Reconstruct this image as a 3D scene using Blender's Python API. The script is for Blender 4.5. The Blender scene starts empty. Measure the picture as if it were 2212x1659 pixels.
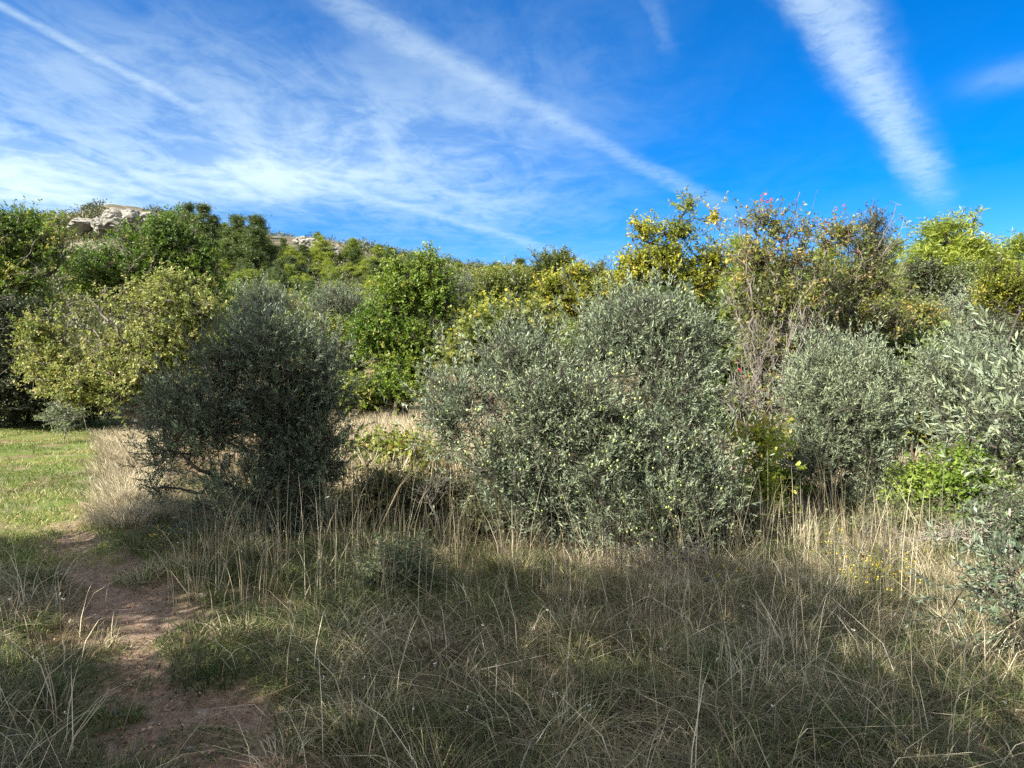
import bpy, math, random
import numpy as np
from mathutils import Vector
R = math.radians
sc = bpy.context.scene
col = sc.collection

# ------------------------------------------------------------------ camera
EYE = 1.6
cam_d = bpy.data.cameras.new('camera'); cam = bpy.data.objects.new('camera', cam_d); col.objects.link(cam)
cam_d.sensor_width = 36; cam_d.lens = 18 / math.tan(R(36)); cam_d.clip_end = 3000; cam_d.clip_start = 0.05
cam.location = (0, 0, EYE); cam.rotation_euler = (R(90), 0, 0)
sc.camera = cam

# ------------------------------------------------------------------ sun, sky
SUN_H = Vector((-0.80, -0.60, 0)).normalized(); SUN_E = R(36)
sun_vec = Vector((SUN_H.x*math.cos(SUN_E), SUN_H.y*math.cos(SUN_E), math.sin(SUN_E)))
sl = bpy.data.lights.new('sun', 'SUN'); sl.energy = 5.0; sl.angle = R(0.5); sl.color = (1.0, 0.93, 0.80)
so = bpy.data.objects.new('sun', sl); col.objects.link(so)
so.rotation_euler = sun_vec.to_track_quat('Z', 'Y').to_euler()
sc.view_settings.view_transform = 'Standard'; sc.view_settings.look = 'None'
sc.view_settings.exposure = 1.92; sc.view_settings.gamma = 1
sc.cycles.max_bounces = 5; sc.cycles.diffuse_bounces = 3; sc.cycles.glossy_bounces = 2
sc.cycles.transmission_bounces = 3; sc.cycles.transparent_max_bounces = 4
sc.cycles.use_denoising = False

class NT:
    """small helper to write node graphs"""
    def __init__(s, nt): s.nt = nt; s.n = nt.nodes; s.l = nt.links
    def node(s, t, **k):
        n = s.n.new(t)
        for a, v in k.items(): setattr(n, a, v)
        return n
    def put(s, sock, v):
        if hasattr(v, 'is_output') or isinstance(v, bpy.types.NodeSocket): s.l.new(v, sock)
        else: sock.default_value = v
    def m(s, op, a, b=0.0, c=0.0, clamp=False):
        n = s.node('ShaderNodeMath', operation=op, use_clamp=clamp)
        s.put(n.inputs[0], a); s.put(n.inputs[1], b); s.put(n.inputs[2], c)
        return n.outputs[0]
    def step(s, x, a, b, lo=0.0, hi=1.0):
        n = s.node('ShaderNodeMapRange', interpolation_type='SMOOTHSTEP')
        s.put(n.inputs[0], x); s.put(n.inputs[1], a); s.put(n.inputs[2], b); s.put(n.inputs[3], lo); s.put(n.inputs[4], hi)
        return n.outputs[0]
    def noise(s, vec, scale, detail=4, rough=0.5, dist=0.0):
        n = s.node('ShaderNodeTexNoise')
        if vec is not None: s.l.new(vec, n.inputs['Vector'])
        n.inputs['Scale'].default_value = scale; n.inputs['Detail'].default_value = detail
        n.inputs['Roughness'].default_value = rough; n.inputs['Distortion'].default_value = dist
        return n.outputs['Fac']
    def ramp(s, fac, stops):
        n = s.node('ShaderNodeValToRGB'); e = n.color_ramp.elements
        while len(e) < len(stops): e.new(0.5)
        for k, (p, c) in enumerate(stops): e[k].position = p; e[k].color = (c[0], c[1], c[2], 1)
        s.l.new(fac, n.inputs[0]); return n.outputs[0]
    def mix(s, fac, a, b):
        n = s.node('ShaderNodeMix', data_type='RGBA')
        s.put(n.inputs[0], fac)
        for i, v in ((6, a), (7, b)):
            if isinstance(v, tuple): n.inputs[i].default_value = (v[0], v[1], v[2], 1)
            else: s.l.new(v, n.inputs[i])
        return n.outputs[2]
    def comb(s, x, y, z=0.0):
        n = s.node('ShaderNodeCombineXYZ'); s.put(n.inputs[0], x); s.put(n.inputs[1], y); s.put(n.inputs[2], z); return n.outputs[0]

def sky_world():
    w = bpy.data.worlds.new('World'); sc.world = w; w.use_nodes = True
    g = NT(w.node_tree); g.n.clear()
    sky = g.node('ShaderNodeTexSky', sky_type='NISHITA'); sky.sun_disc = False
    sky.sun_elevation = SUN_E; sky.sun_rotation = math.atan2(SUN_H.x, SUN_H.y)
    sky.altitude = 1500; sky.air_density = 1.0; sky.dust_density = 0.3; sky.ozone_density = 2.5
    hs = g.node('ShaderNodeHueSaturation'); hs.inputs['Saturation'].default_value = 1.52; hs.inputs['Value'].default_value = SKYV
    hs.inputs['Hue'].default_value = 0.509
    g.l.new(sky.outputs[0], hs.inputs['Color'])
    tc = g.node('ShaderNodeTexCoord'); sp = g.node('ShaderNodeSeparateXYZ'); g.l.new(tc.outputs['Generated'], sp.inputs[0])
    X, Y, Z = sp.outputs
    zc = g.m('MAXIMUM', Z, 0.02)
    # a cloud deck one unit above the ground: straight trails stay straight
    u = g.m('DIVIDE', X, zc); v = g.m('DIVIDE', Y, zc)
    def deck(px, py):
        z = (829.5-py)/1522; return ((px-1106)/1522/z, 1/z)
    parts = []
    uv = g.comb(u, v)
    def trail(p, q, w0, w1, gain, soft, nscale, ends=(0.0, 1.0, 0.1, 0.1), seed=0):
        """a trail from photo direction p to q; widths in deck units at both ends"""
        (au, av), (bu, bv) = deck(*p), deck(*q)
        L = math.hypot(bu-au, bv-av); dx, dy = (bu-au)/L, (bv-av)/L
        t = g.m('DIVIDE', g.m('ADD', g.m('MULTIPLY', g.m('SUBTRACT', u, au), dx), g.m('MULTIPLY', g.m('SUBTRACT', v, av), dy)), L)
        o = g.m('ADD', g.m('MULTIPLY', g.m('SUBTRACT', u, au), -dy), g.m('MULTIPLY', g.m('SUBTRACT', v, av), dx))
        nw = g.noise(g.comb(g.m('MULTIPLY', t, L*nscale*0.45), g.m('MULTIPLY', o, nscale*1.0), seed), 1.0, 5, 0.62, 0.3)
        o2 = g.m('ADD', o, g.m('MULTIPLY', g.m('SUBTRACT', nw, 0.5), soft))
        wd = g.m('ADD', g.m('MULTIPLY', t, w1-w0), w0)
        d = g.m('DIVIDE', g.m('ABSOLUTE', o2), wd)
        core = g.step(d, 0.0, 1.0, 1.0, 0.0)
        e = g.m('MULTIPLY', g.step(t, ends[0]-ends[2], ends[0]+ends[2]), g.step(t, ends[1]-ends[3], ends[1]+ends[3], 1.0, 0.0))
        n2 = g.noise(g.comb(g.m('MULTIPLY', t, L*nscale*1.2), g.m('MULTIPLY', o, nscale*0.9), seed+3.3), 2.2, 6, 0.65, 0.6)
        tex = g.step(n2, 0.25, 0.62, 0.35, 1.0)
        return g.m('MULTIPLY', g.m('MULTIPLY', g.m('MULTIPLY', core, e), tex), gain)
    parts.append(trail((640, -40), (1640, 490), 0.085, 0.13, 0.26, 0.14, 7, (-0.6, 0.85, .1, .2), 1))
    parts.append(trail((700, -40), (1500, 500), 0.16, 0.25, 0.17, 0.25, 4, (-0.6, 0.5, .1, .4), 7))
    parts.append(trail((-60, -20), (420, 235), 0.035, 0.05, 0.42, 0.05, 8, (-0.5, 0.95, .1, .2), 2))
    parts.append(trail((1735, -60), (2035, 450), 0.13, 0.12, 0.54, 0.17, 6, (-0.6, 0.80, .1, .38), 5))
    parts.append(trail((1765, -60), (2035, 450), 0.16, 0.17, 0.22, 0.12, 5, (-0.6, 0.8, .1, .2), 9))
    parts.append(trail((1380, -60), (1450, 120), 0.05, 0.05, 0.10, 0.2, 6, (-0.2, 0.9, .2, .3), 11))
    parts.append(trail((800, 420), (1300, 575), 0.10, 0.2, 0.35, 0.25, 3, (-0.3, 0.8, .2, .3), 13))
    # cirrus veil on the left
    def patch(px, py, rx, ry):
        (cu, cv) = deck(px, py)
        du = abs(deck(px+rx, py)[0]-cu); dv = abs(deck(px, py-ry)[1]-deck(px, py+ry)[1])/2
        a = g.m('DIVIDE', g.m('SUBTRACT', u, cu), du); b = g.m('DIVIDE', g.m('SUBTRACT', v, cv), dv)
        return g.m('EXPONENT', g.m('MULTIPLY', g.m('ADD', g.m('MULTIPLY', a, a), g.m('MULTIPLY', b, b)), -1.0))
    rot = g.node('ShaderNodeMapping'); rot.inputs['Rotation'].default_value = (0, 0, R(-40)); rot.inputs['Scale'].default_value = (1.7, .9, 1)
    g.l.new(uv, rot.inputs[0])
    fib = g.noise(rot.outputs[0], 1.6, 8, 0.62, 0.9)
    rot2 = g.node('ShaderNodeMapping'); rot2.inputs['Rotation'].default_value = (0, 0, R(20)); rot2.inputs['Scale'].default_value = (1.0, .9, 1)
    g.l.new(uv, rot2.inputs[0])
    fib2 = g.noise(rot2.outputs[0], 6.0, 7, 0.62, 0.8)
    f = g.m('ADD', g.m('MULTIPLY', fib, 0.62), g.m('MULTIPLY', fib2, 0.38))
    f1 = g.step(f, 0.36, 0.68)
    for (px, py, rx, ry, gain) in ((20, 385, 240, 80, 3.2), (570, 390, 200, 55, 1.9), (340, 270, 420, 130, .6), (850, 330, 260, 110, .62), (150, 120, 500, 110, .24), (1000, 440, 250, 60, .5), (1100, 250, 260, 150, .22), (2200, 160, 80, 40, .25), (450, 560, 900, 90, .35)):
        parts.append(g.m('MULTIPLY', g.m('MULTIPLY', patch(px, py, rx, ry), g.m('ADD', g.m('MULTIPLY', f1, 0.72), 0.28)), gain))
    tot = parts[0]
    for p in parts[1:]: tot = g.m('ADD', tot, p)
    # soft saturation
    tot = g.m('SUBTRACT', 1.0, g.m('EXPONENT', g.m('MULTIPLY', tot, -1.0)))
    tot = g.m('MULTIPLY', tot, g.step(Z, 0.03, 0.12))
    # bright cloud added overhead and behind the viewpoint, unseen, for neutral fill light
    fill_veil = g.m('MAXIMUM', g.step(Y, 0.15, -0.45), g.step(Z, 0.52, 0.85))
    fill_veil = g.m('MULTIPLY', g.m('MULTIPLY', fill_veil, g.m('ADD', g.m('MULTIPLY', f1, 0.4), 0.6)), 0.9)
    c = g.mix(tot, hs.outputs[0], tuple(x*CLOUDV for x in (0.78, 0.96, 1.0)))
    c = g.mix(fill_veil, c, tuple(x*CLOUDV*1.35 for x in (1.0, 0.98, 0.95)))
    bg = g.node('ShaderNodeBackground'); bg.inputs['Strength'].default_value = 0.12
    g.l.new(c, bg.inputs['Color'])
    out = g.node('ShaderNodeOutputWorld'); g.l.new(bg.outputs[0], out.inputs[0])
SKYV = 0.50; CLOUDV = 2.65
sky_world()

# ------------------------------------------------------------------ numeric helpers
rs = np.random.default_rng(7)
_tab = rs.random((256, 256))
def vn(x, y, s=0):
    x = np.asarray(x, float)+s*17.31; y = np.asarray(y, float)+s*9.77
    xi = np.floor(x).astype(int); yi = np.floor(y).astype(int)
    fx = x-xi; fy = y-yi; fx = fx*fx*(3-2*fx); fy = fy*fy*(3-2*fy)
    a = _tab[xi & 255, yi & 255]; b = _tab[(xi+1) & 255, yi & 255]; c = _tab[xi & 255, (yi+1) & 255]; d = _tab[(xi+1) & 255, (yi+1) & 255]
    return (a*(1-fx)+b*fx)*(1-fy)+(c*(1-fx)+d*fx)*fy
def fbm(x, y, o=4, s=0):
    t = 0; a = 0.5
    for k in range(o): t = t+a*(vn(x*2**k, y*2**k, s+k)-0.5); a *= 0.5
    return t
def n3(P, sc_, s=0):
    """cheap 3D noise 0..1"""
    x, y, z = P[:, 0]*sc_, P[:, 1]*sc_, P[:, 2]*sc_
    return (vn(x+z*0.7, y-z*0.4, s)+vn(y+z*0.9+5, x*0.6-z+3, s+2)+vn(z+x*0.5+9, y+x*.3+7, s+4))/3
def sstep(x, a, b):
    t = np.clip((x-a)/(b-a), 0, 1); return t*t*(3-2*t)
def nrm(v): return v/np.maximum(np.linalg.norm(v, axis=-1, keepdims=True), 1e-9)
def rdir(n, rng): return nrm(rng.normal(size=(n, 3)))

def W(px, py, d):
    """point at depth d seen at photo position px,py (2212 wide)"""
    return np.array([(px-1106)/1522*d, d, EYE-(py-829.5)/1522*d])

PATH = np.array([(0.2, 0.8), (-0.5, 2.0), (-1.25, 3.0), (-1.9, 3.75), (-2.45, 4.7), (-3.2, 5.6), (-3.9, 6.4), (-5.0, 8.0)])
def path_dist(x, y):
    x = np.asarray(x, float); y = np.asarray(y, float); best = np.full(x.shape, 1e9)
    for (ax, ay), (bx, by) in zip(PATH[:-1], PATH[1:]):
        dx, dy = bx-ax, by-ay; t = np.clip(((x-ax)*dx+(y-ay)*dy)/(dx*dx+dy*dy), 0, 1)
        best = np.minimum(best, np.hypot(x-ax-t*dx, y-ay-t*dy))
    return best
def path_mask(x, y):
    d = path_dist(x, y)+fbm(x*2.2, y*2.2, 3, 3)*0.9
    return (1-sstep(d, 0.11, 0.36))*(1-.6*sstep(fbm(x*3.1, y*3.1, 3, 61), .04, .14))
def meadow_mask(x, y):
    s = x/np.maximum(y, 1.0)+fbm(x*0.8, y*0.8, 2, 11)*0.08
    return (1-sstep(s, -0.575, -0.53))*sstep(y, 5.6, 6.6)
def gz(x, y):
    x = np.asarray(x, float); y = np.asarray(y, float)
    r = 0.05*np.clip(y-8, 0, 17)+0.09*np.clip(y-25, 0, 100)
    b = fbm(x*0.35, y*0.35, 3, 5)*0.28*sstep(np.hypot(x, y), 2, 9)+fbm(x*2.3, y*2.3, 3, 8)*0.09
    return r+b-0.035*path_mask(x, y)+0.10*sstep(y, 6, 9)*(1-sstep(np.abs(x), 3, 5))
RPX = np.array([-1500, -400, 0, 150, 200, 235, 300, 350, 400, 480, 600, 680, 740, 820, 900, 1000, 1180, 1500, 1700, 2000, 2300, 3000, 4000])
RPY = np.array([560, 520, 482, 472, 456, 446, 455, 470, 492, 508, 520, 522, 534, 553, 568, 585, 605, 610, 600, 590, 590, 640, 700])
def hz(x, y):
    s = x/np.maximum(y, 1)*1522+1106
    tan = (829.5-np.interp(s, RPX, RPY))/1522
    zr = tan*150+EYE
    u = np.clip((y-38)/112, 0, 1); p = u**1.45
    fall = 1-0.25*sstep(y, 155, 300)
    n = fbm(x*0.05, y*0.05, 5, 21)*7*np.minimum(u*2, 1)*(1-0.75*sstep(u, .8, 1))
    return np.where(y < 38, -3.0, 0.0)+zr*p*fall+n+2.0*sstep(y, 38, 60)-1.0

# ------------------------------------------------------------------ mesh helpers
def mesh(name, V, quads=None, tris=None, attrs=None, mat=None, smooth=False):
    me = bpy.data.meshes.new(name)
    V = np.ascontiguousarray(V, dtype=np.float32)
    me.vertices.add(len(V)); me.vertices.foreach_set('co', V.ravel())
    q = np.zeros((0, 4), np.int32) if quads is None else np.asarray(quads, np.int32)
    t = np.zeros((0, 3), np.int32) if tris is None else np.asarray(tris, np.int32)
    loops = np.concatenate([q.ravel(), t.ravel()])
    me.loops.add(len(loops)); me.loops.foreach_set('vertex_index', loops)
    starts = np.concatenate([np.arange(len(q))*4, len(q)*4+np.arange(len(t))*3])
    tot = np.concatenate([np.full(len(q), 4), np.full(len(t), 3)])
    me.polygons.add(len(starts)); me.polygons.foreach_set('loop_start', starts.astype(np.int32)); me.polygons.foreach_set('loop_total', tot.astype(np.int32))
    if smooth: me.polygons.foreach_set('use_smooth', np.ones(len(starts), bool))
    for k, a in (attrs or {}).items():
        at = me.attributes.new(k, 'FLOAT', 'POINT'); at.data.foreach_set('value', np.asarray(a, np.float32))
    if mat: me.materials.append(mat)
    me.update(calc_edges=True); return me
def link(name, me, parent=None, loc=(0, 0, 0)):
    o = bpy.data.objects.new(name, me); col.objects.link(o); o.location = loc
    if parent: o.parent = parent
    return o
def tag(o, label=None, cat=None, group=None, kind=None):
    if label: o['label'] = label
    if cat: o['category'] = cat
    if group: o['group'] = group
    if kind: o['kind'] = kind
    return o
def thing(name, label, cat, loc, group=None, rz=0):
    o = bpy.data.objects.new(name, None); col.objects.link(o); o.location = loc; o.rotation_euler[2] = rz
    o.empty_display_size = 0.2
    return tag(o, label, cat, group)

def tubes(P0, P1, R0, R1, k=5):
    D = nrm(P1-P0); a = np.where(np.abs(D[:, 2:3]) < 0.9, np.array([[0, 0, 1.]]), np.array([[1., 0, 0]]))
    U = nrm(np.cross(D, a)); Vv = np.cross(D, U)
    n = len(P0); V = np.zeros((n, 2*k, 3))
    for j in range(k):
        c, s = math.cos(2*math.pi*j/k), math.sin(2*math.pi*j/k)
        off = U*c+Vv*s
        V[:, j] = P0+off*R0[:, None]; V[:, k+j] = P1+off*R1[:, None]
    base = (np.arange(n)*2*k)[:, None]
    Q = np.stack([np.stack([base[:, 0]+j, base[:, 0]+(j+1) % k, base[:, 0]+k+(j+1) % k, base[:, 0]+k+j], 1) for j in range(k)], 1).reshape(-1, 4)
    return V.reshape(-1, 3), Q
def join(parts):
    Vs = []; Qs = []; o = 0
    for V, Q in parts:
        Vs.append(V); Qs.append(Q+o); o += len(V)
    return np.concatenate(Vs), np.concatenate(Qs)
def leaf_quads(P, D, N, L, Wd, fold=0.12, mid=0.5):
    S = nrm(np.cross(D, N)); N = np.cross(S, D)
    L = L[:, None]; Wd = Wd[:, None]
    V = np.stack([P, P+D*L*mid+S*Wd*.5+N*L*fold, P+D*L-N*L*fold*.6, P+D*L*mid-S*Wd*.5+N*L*fold], 1)
    Q = np.arange(len(P)*4).reshape(-1, 4)
    return V.reshape(-1, 3), Q
def lobed_leaf(P, D, N, L, Wd, fold=0.1):
    """a broader leaf with two pairs of lobes: eight vertices, three quads"""
    S = nrm(np.cross(D, N)); N = np.cross(S, D); L = L[:, None]; Wd = Wd[:, None]*.5
    def p(t, w, h): return P+D*L*t+S*Wd*w+N*L*h
    V = np.stack([p(0, 0, 0), p(.28, .75, fold), p(.45, .38, fold*.4), p(.62, 1.0, fold*1.2), p(1, 0, -fold), p(.62, -1.0, fold*1.2), p(.45, -.38, fold*.4), p(.28, -.75, fold)], 1)
    b = (np.arange(len(P))*8)[:, None]
    Q = np.concatenate([b+np.array([[0, 1, 2, 6]]), b+np.array([[0, 6, 7, 7]])[:, :4]], 0)
    Q = np.concatenate([b+np.array([[0, 1, 2, 6]]), b+np.array([[2, 3, 4, 6]]), ], 0)
    T = np.concatenate([b+np.array([[0, 6, 7]]), b+np.array([[6, 4, 5]])], 0)
    return V.reshape(-1, 3), Q, T

def skeleton(base, pts, bf=0.35, stems=None, rng=None):
    """minimum spanning tree balanced by path length; returns node array and parents"""
    nodes = [np.array(base)]; par = [-1]; path = [0.0]
    for st in (stems or []):
        prev = 0
        for p in st:
            nodes.append(np.array(p)); par.append(prev); path.append(path[prev]+np.linalg.norm(nodes[-1]-nodes[prev])); prev = len(nodes)-1
    n0 = len(nodes); pts = np.array(pts); m = len(pts)
    A = np.array(nodes); pa = np.array(path)
    src = A[1:] if n0 > 1 else A; off = 1 if n0 > 1 else 0; spa = pa[1:] if n0 > 1 else pa
    dist = np.linalg.norm(pts[:, None]-src[None], axis=2); c = dist+bf*spa[None]
    best = c.argmin(1); cost = c[np.arange(m), best]; bp = best+off; bd = dist[np.arange(m), best]
    alive = np.ones(m, bool)
    for _ in range(m):
        i = int(np.where(alive, cost, 1e9).argmin()); alive[i] = False
        nodes.append(pts[i]); par.append(int(bp[i])); pl = path[bp[i]]+bd[i]; path.append(pl)
        d = np.linalg.norm(pts-pts[i], axis=1); cc = d+bf*pl; up = alive & (cc < cost)
        cost[up] = cc[up]; bp[up] = len(nodes)-1; bd[up] = d[up]
    return np.array(nodes), np.array(par)
def radii(nodes, par, tip, trunk):
    n = len(nodes); acc = np.zeros(n); r = np.full(n, tip)
    ex = 2.3
    order = np.argsort(-np.arange(n))
    for i in order:
        if acc[i] > 0: r[i] = acc[i]**(1/ex)
        if par[i] >= 0: acc[par[i]] += r[i]**ex
    k = math.log(trunk/tip)/max(math.log(r[0]/tip), 1e-3) if r[0] > tip*1.01 else 1
    return tip*(r/tip)**k
def branch_mesh(nodes, par, r, rng, wob=0.10, k=5):
    i = np.arange(1, len(nodes)); i = i[par[i] >= 0]; p = par[i]
    P0, P2 = nodes[p], nodes[i]; L = np.linalg.norm(P2-P0, axis=1)
    R0 = np.minimum(r[p], r[i]*1.35); R2 = r[i]
    q = P0+(P2-P0)/3+rng.normal(size=P0.shape)*(L*wob*.5)[:, None]; q2 = P0+(P2-P0)*2/3+rng.normal(size=P0.shape)*(L*wob*.5)[:, None]
    return join([tubes(P0, q, R0, R0*.67+R2*.33, k), tubes(q, q2, R0*.67+R2*.33, R0*.33+R2*.67, k), tubes(q2, P2, R0*.33+R2*.67, R2, k)])

def sample_lobes(lobes, n, rng, shell=0.45, gap=0.0, gsc=1.2, zmin=None, seed=0):
    C = np.array([l[0] for l in lobes]); Rr = np.array([l[1] for l in lobes])
    w = np.prod(Rr, axis=1)**0.62; w = w/w.sum()
    out = []; idx = []
    while sum(len(o) for o in out) < n:
        k = rng.choice(len(C), size=n, p=w)
        u = rdir(n, rng); rad = rng.random(n)**shell
        rad = rad*(1+0.42*(n3(u*1.3+C[k], 2.6, seed+3)-0.5)*2)
        P = C[k]+u*Rr[k]*rad[:, None]
        keep = n3(P, gsc, seed) > gap
        if zmin is not None: keep &= P[:, 2] > zmin
        out.append(P[keep]); idx.append(k[keep])
    return np.concatenate(out)[:n], np.concatenate(idx)[:n], C

# ------------------------------------------------------------------ materials
def new_mat(name):
    m = bpy.data.materials.new(name); m.use_nodes = True; g = NT(m.node_tree); g.n.clear()
    return m, g
def leaf_mat(name, stops, under=None, trans=0.30, rough=0.42, spec=0.5):
    rough = max(rough, .5); spec = min(spec, .3)
    k_ = BOOST.get(name, 1.0); stops = [(p, tuple(min(v*k_, .8) for v in c)) for p, c in stops]
    m, g = new_mat(name)
    a = g.node('ShaderNodeAttribute', attribute_name='rnd')
    c = g.ramp(a.outputs['Fac'], stops)
    if under:
        ge = g.node('ShaderNodeNewGeometry'); c2 = g.mix(ge.outputs['Backfacing'], c, under)
    else: c2 = c
    b = g.node('ShaderNodeBsdfPrincipled'); g.l.new(c2, b.inputs['Base Color']); b.inputs['Roughness'].default_value = rough
    b.inputs['Specular IOR Level'].default_value = spec
    t = g.node('ShaderNodeBsdfTranslucent')
    hs = g.node('ShaderNodeHueSaturation'); hs.inputs['Saturation'].default_value = 1.15; hs.inputs['Value'].default_value = 1.5; g.l.new(c, hs.inputs['Color'])
    g.l.new(hs.outputs[0], t.inputs[0])
    mx = g.node('ShaderNodeMixShader'); mx.inputs[0].default_value = trans; g.l.new(b.outputs[0], mx.inputs[1]); g.l.new(t.outputs[0], mx.inputs[2])
    o = g.node('ShaderNodeOutputMaterial'); g.l.new(mx.outputs[0], o.inputs[0]); return m
def bark_mat(name, a, b, scale=18):
    m, g = new_mat(name)
    tc = g.node('ShaderNodeTexCoord'); mp = g.node('ShaderNodeMapping'); mp.inputs['Scale'].default_value = (1, 1, .25); g.l.new(tc.outputs['Object'], mp.inputs[0])
    n = g.noise(mp.outputs[0], scale, 5, .65)
    c = g.ramp(n, [(0.3, a), (0.7, b)])
    bs = g.node('ShaderNodeBsdfPrincipled'); g.l.new(c, bs.inputs['Base Color']); bs.inputs['Roughness'].default_value = .85
    bu = g.node('ShaderNodeBump'); bu.inputs['Strength'].default_value = .6; bu.inputs['Distance'].default_value = .01; g.l.new(n, bu.inputs['Height']); g.l.new(bu.outputs[0], bs.inputs['Normal'])
    o = g.node('ShaderNodeOutputMaterial'); g.l.new(bs.outputs[0], o.inputs[0]); return m
M = {}
BOOST = {'olive_leaf': 1.3, 'pale_olive_leaf': 1.1, 'holm_oak_leaf': 1.2, 'oak_leaf': 1.35, 'maple_leaf': 1.3, 'young_oak_leaf': 1.2, 'turning_oak_leaf': 1.4, 'terebinth_leaf': 1.4, 'terebinth_yellow_leaf': 1.2, 'pine_needles': 1.55, 'dark_pine_needles': 1.25, 'evergreen_shrub_leaf': 1.4, 'hill_scrub_leaf': 1.3, 'dull_shrub_leaf': 1.4, 'green_grass_blade': 1.25}
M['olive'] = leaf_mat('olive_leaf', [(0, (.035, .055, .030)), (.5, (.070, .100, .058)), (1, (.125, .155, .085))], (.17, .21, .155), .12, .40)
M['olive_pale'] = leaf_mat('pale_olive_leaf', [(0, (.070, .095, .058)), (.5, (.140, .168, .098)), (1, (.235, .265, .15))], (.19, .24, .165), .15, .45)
M['maple'] = leaf_mat('maple_leaf', [(0, (.055, .075, .018)), (.45, (.125, .148, .035)), (.8, (.195, .21, .07)), (1, (.29, .26, .11))], None, .35, .36, .6)
M['oak'] = leaf_mat('oak_leaf', [(0, (.028, .055, .010)), (.5, (.060, .105, .016)), (.85, (.115, .165, .028)), (1, (.20, .17, .05))], None, .34, .38, .5)
M['oak_bright'] = leaf_mat('young_oak_leaf', [(0, (.040, .075, .012)), (.5, (.085, .140, .020)), (.85, (.16, .21, .04)), (1, (.24, .23, .07))], None, .40, .38, .5)
M['oak_tan'] = leaf_mat('turning_oak_leaf', [(0, (.045, .07, .012)), (.5, (.10, .12, .022)), (.85, (.19, .19, .04)), (1, (.28, .20, .07))], None, .34, .38, .5)
M['holm'] = leaf_mat('holm_oak_leaf', [(0, (.014, .022, .009)), (.5, (.030, .044, .016)), (1, (.065, .08, .030))], None, .15, .40)
M['shrub'] = leaf_mat('evergreen_shrub_leaf', [(0, (.035, .055, .014)), (.5, (.065, .095, .025)), (1, (.12, .145, .04))], None, .22, .4)
M['yellow'] = leaf_mat('terebinth_yellow_leaf', [(0, (.09, .115, .018)), (.4, (.19, .21, .032)), (.8, (.35, .33, .055)), (1, (.45, .34, .08))], None, .40, .38, .5)
M['tereb'] = leaf_mat('terebinth_leaf', [(0, (.040, .060, .016)), (.5, (.085, .105, .024)), (.85, (.16, .17, .04)), (1, (.28, .19, .06))], None, .34, .38, .5)
M['pine'] = leaf_mat('pine_needles', [(0, (.040, .062, .012)), (.5, (.095, .125, .020)), (1, (.17, .195, .030))], None, .25, .5)
M['pine_dark'] = leaf_mat('dark_pine_needles', [(0, (.020, .036, .012)), (.5, (.050, .074, .020)), (1, (.105, .13, .028))], None, .20, .5)
M['scrub'] = leaf_mat('hill_scrub_leaf', [(0, (.025, .032, .013)), (.5, (.055, .065, .026)), (1, (.11, .11, .045))], None, .15, .5)
M['lime'] = leaf_mat('ivy_lime_leaf', [(0, (.09, .14, .02)), (.5, (.22, .28, .04)), (.8, (.40, .42, .07)), (1, (.48, .38, .12))], None, .42, .4)
M['bright'] = leaf_mat('bright_green_leaf', [(0, (.07, .12, .014)), (.5, (.12, .19, .028)), (1, (.22, .29, .05))], None, .42, .4)
M['grey_shrub'] = leaf_mat('grey_shrub_leaf', [(0, (.06, .085, .045)), (.5, (.11, .145, .075)), (1, (.18, .22, .11))], None, .25, .5)
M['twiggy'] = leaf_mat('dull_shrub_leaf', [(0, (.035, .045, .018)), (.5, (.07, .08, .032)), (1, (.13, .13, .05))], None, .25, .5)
M['gall'] = leaf_mat('red_gall', [(0, (.32, .05, .04)), (.5, (.48, .06, .10)), (1, (.55, .17, .08))], None, .35, .4)
M['fruit'] = leaf_mat('green_olive_fruit', [(0, (.26, .33, .09)), (1, (.42, .48, .16))], None, .05, .25)
M['flower'] = leaf_mat('yellow_flower', [(0, (.55, .42, .03)), (1, (.75, .58, .05))], None, .3, .5)
M['white_flower'] = leaf_mat('white_seed_head', [(0, (.12, .11, .05)), (.3, (.5, .5, .45)), (1, (.75, .75, .70))], None, .3, .6)
M['bark'] = bark_mat('grey_bark', (.05, .043, .033), (.17, .15, .12))
M['bark_dark'] = bark_mat('dark_bark', (.018, .015, .012), (.065, .055, .043))
M['bark_mid'] = bark_mat('weathered_bark', (.055, .048, .04), (.21, .19, .16))
M['bark_pale'] = bark_mat('pale_bark', (.10, .09, .07), (.34, .31, .26))
M['drygrass'] = leaf_mat('dry_grass_blade', [(0, (.070, .055, .034)), (.45, (.22, .18, .11)), (.8, (.43, .38, .255)), (1, (.58, .53, .39))], None, .25, .55, .3)
M['grass'] = leaf_mat('green_grass_blade', [(0, (.022, .034, .012)), (.5, (.060, .084, .026)), (.82, (.14, .165, .055)), (1, (.32, .29, .15))], None, .32, .5, .35)
M['lawn'] = leaf_mat('meadow_grass_blade', [(0, (.055, .085, .022)), (.5, (.115, .155, .042)), (.8, (.21, .235, .08)), (1, (.42, .34, .18))], None, .32, .5, .35)
M['deadleaf'] = leaf_mat('dead_leaf', [(0, (.10, .055, .030)), (.5, (.24, .14, .085)), (1, (.42, .29, .20))], None, .1, .6, .3)

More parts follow.
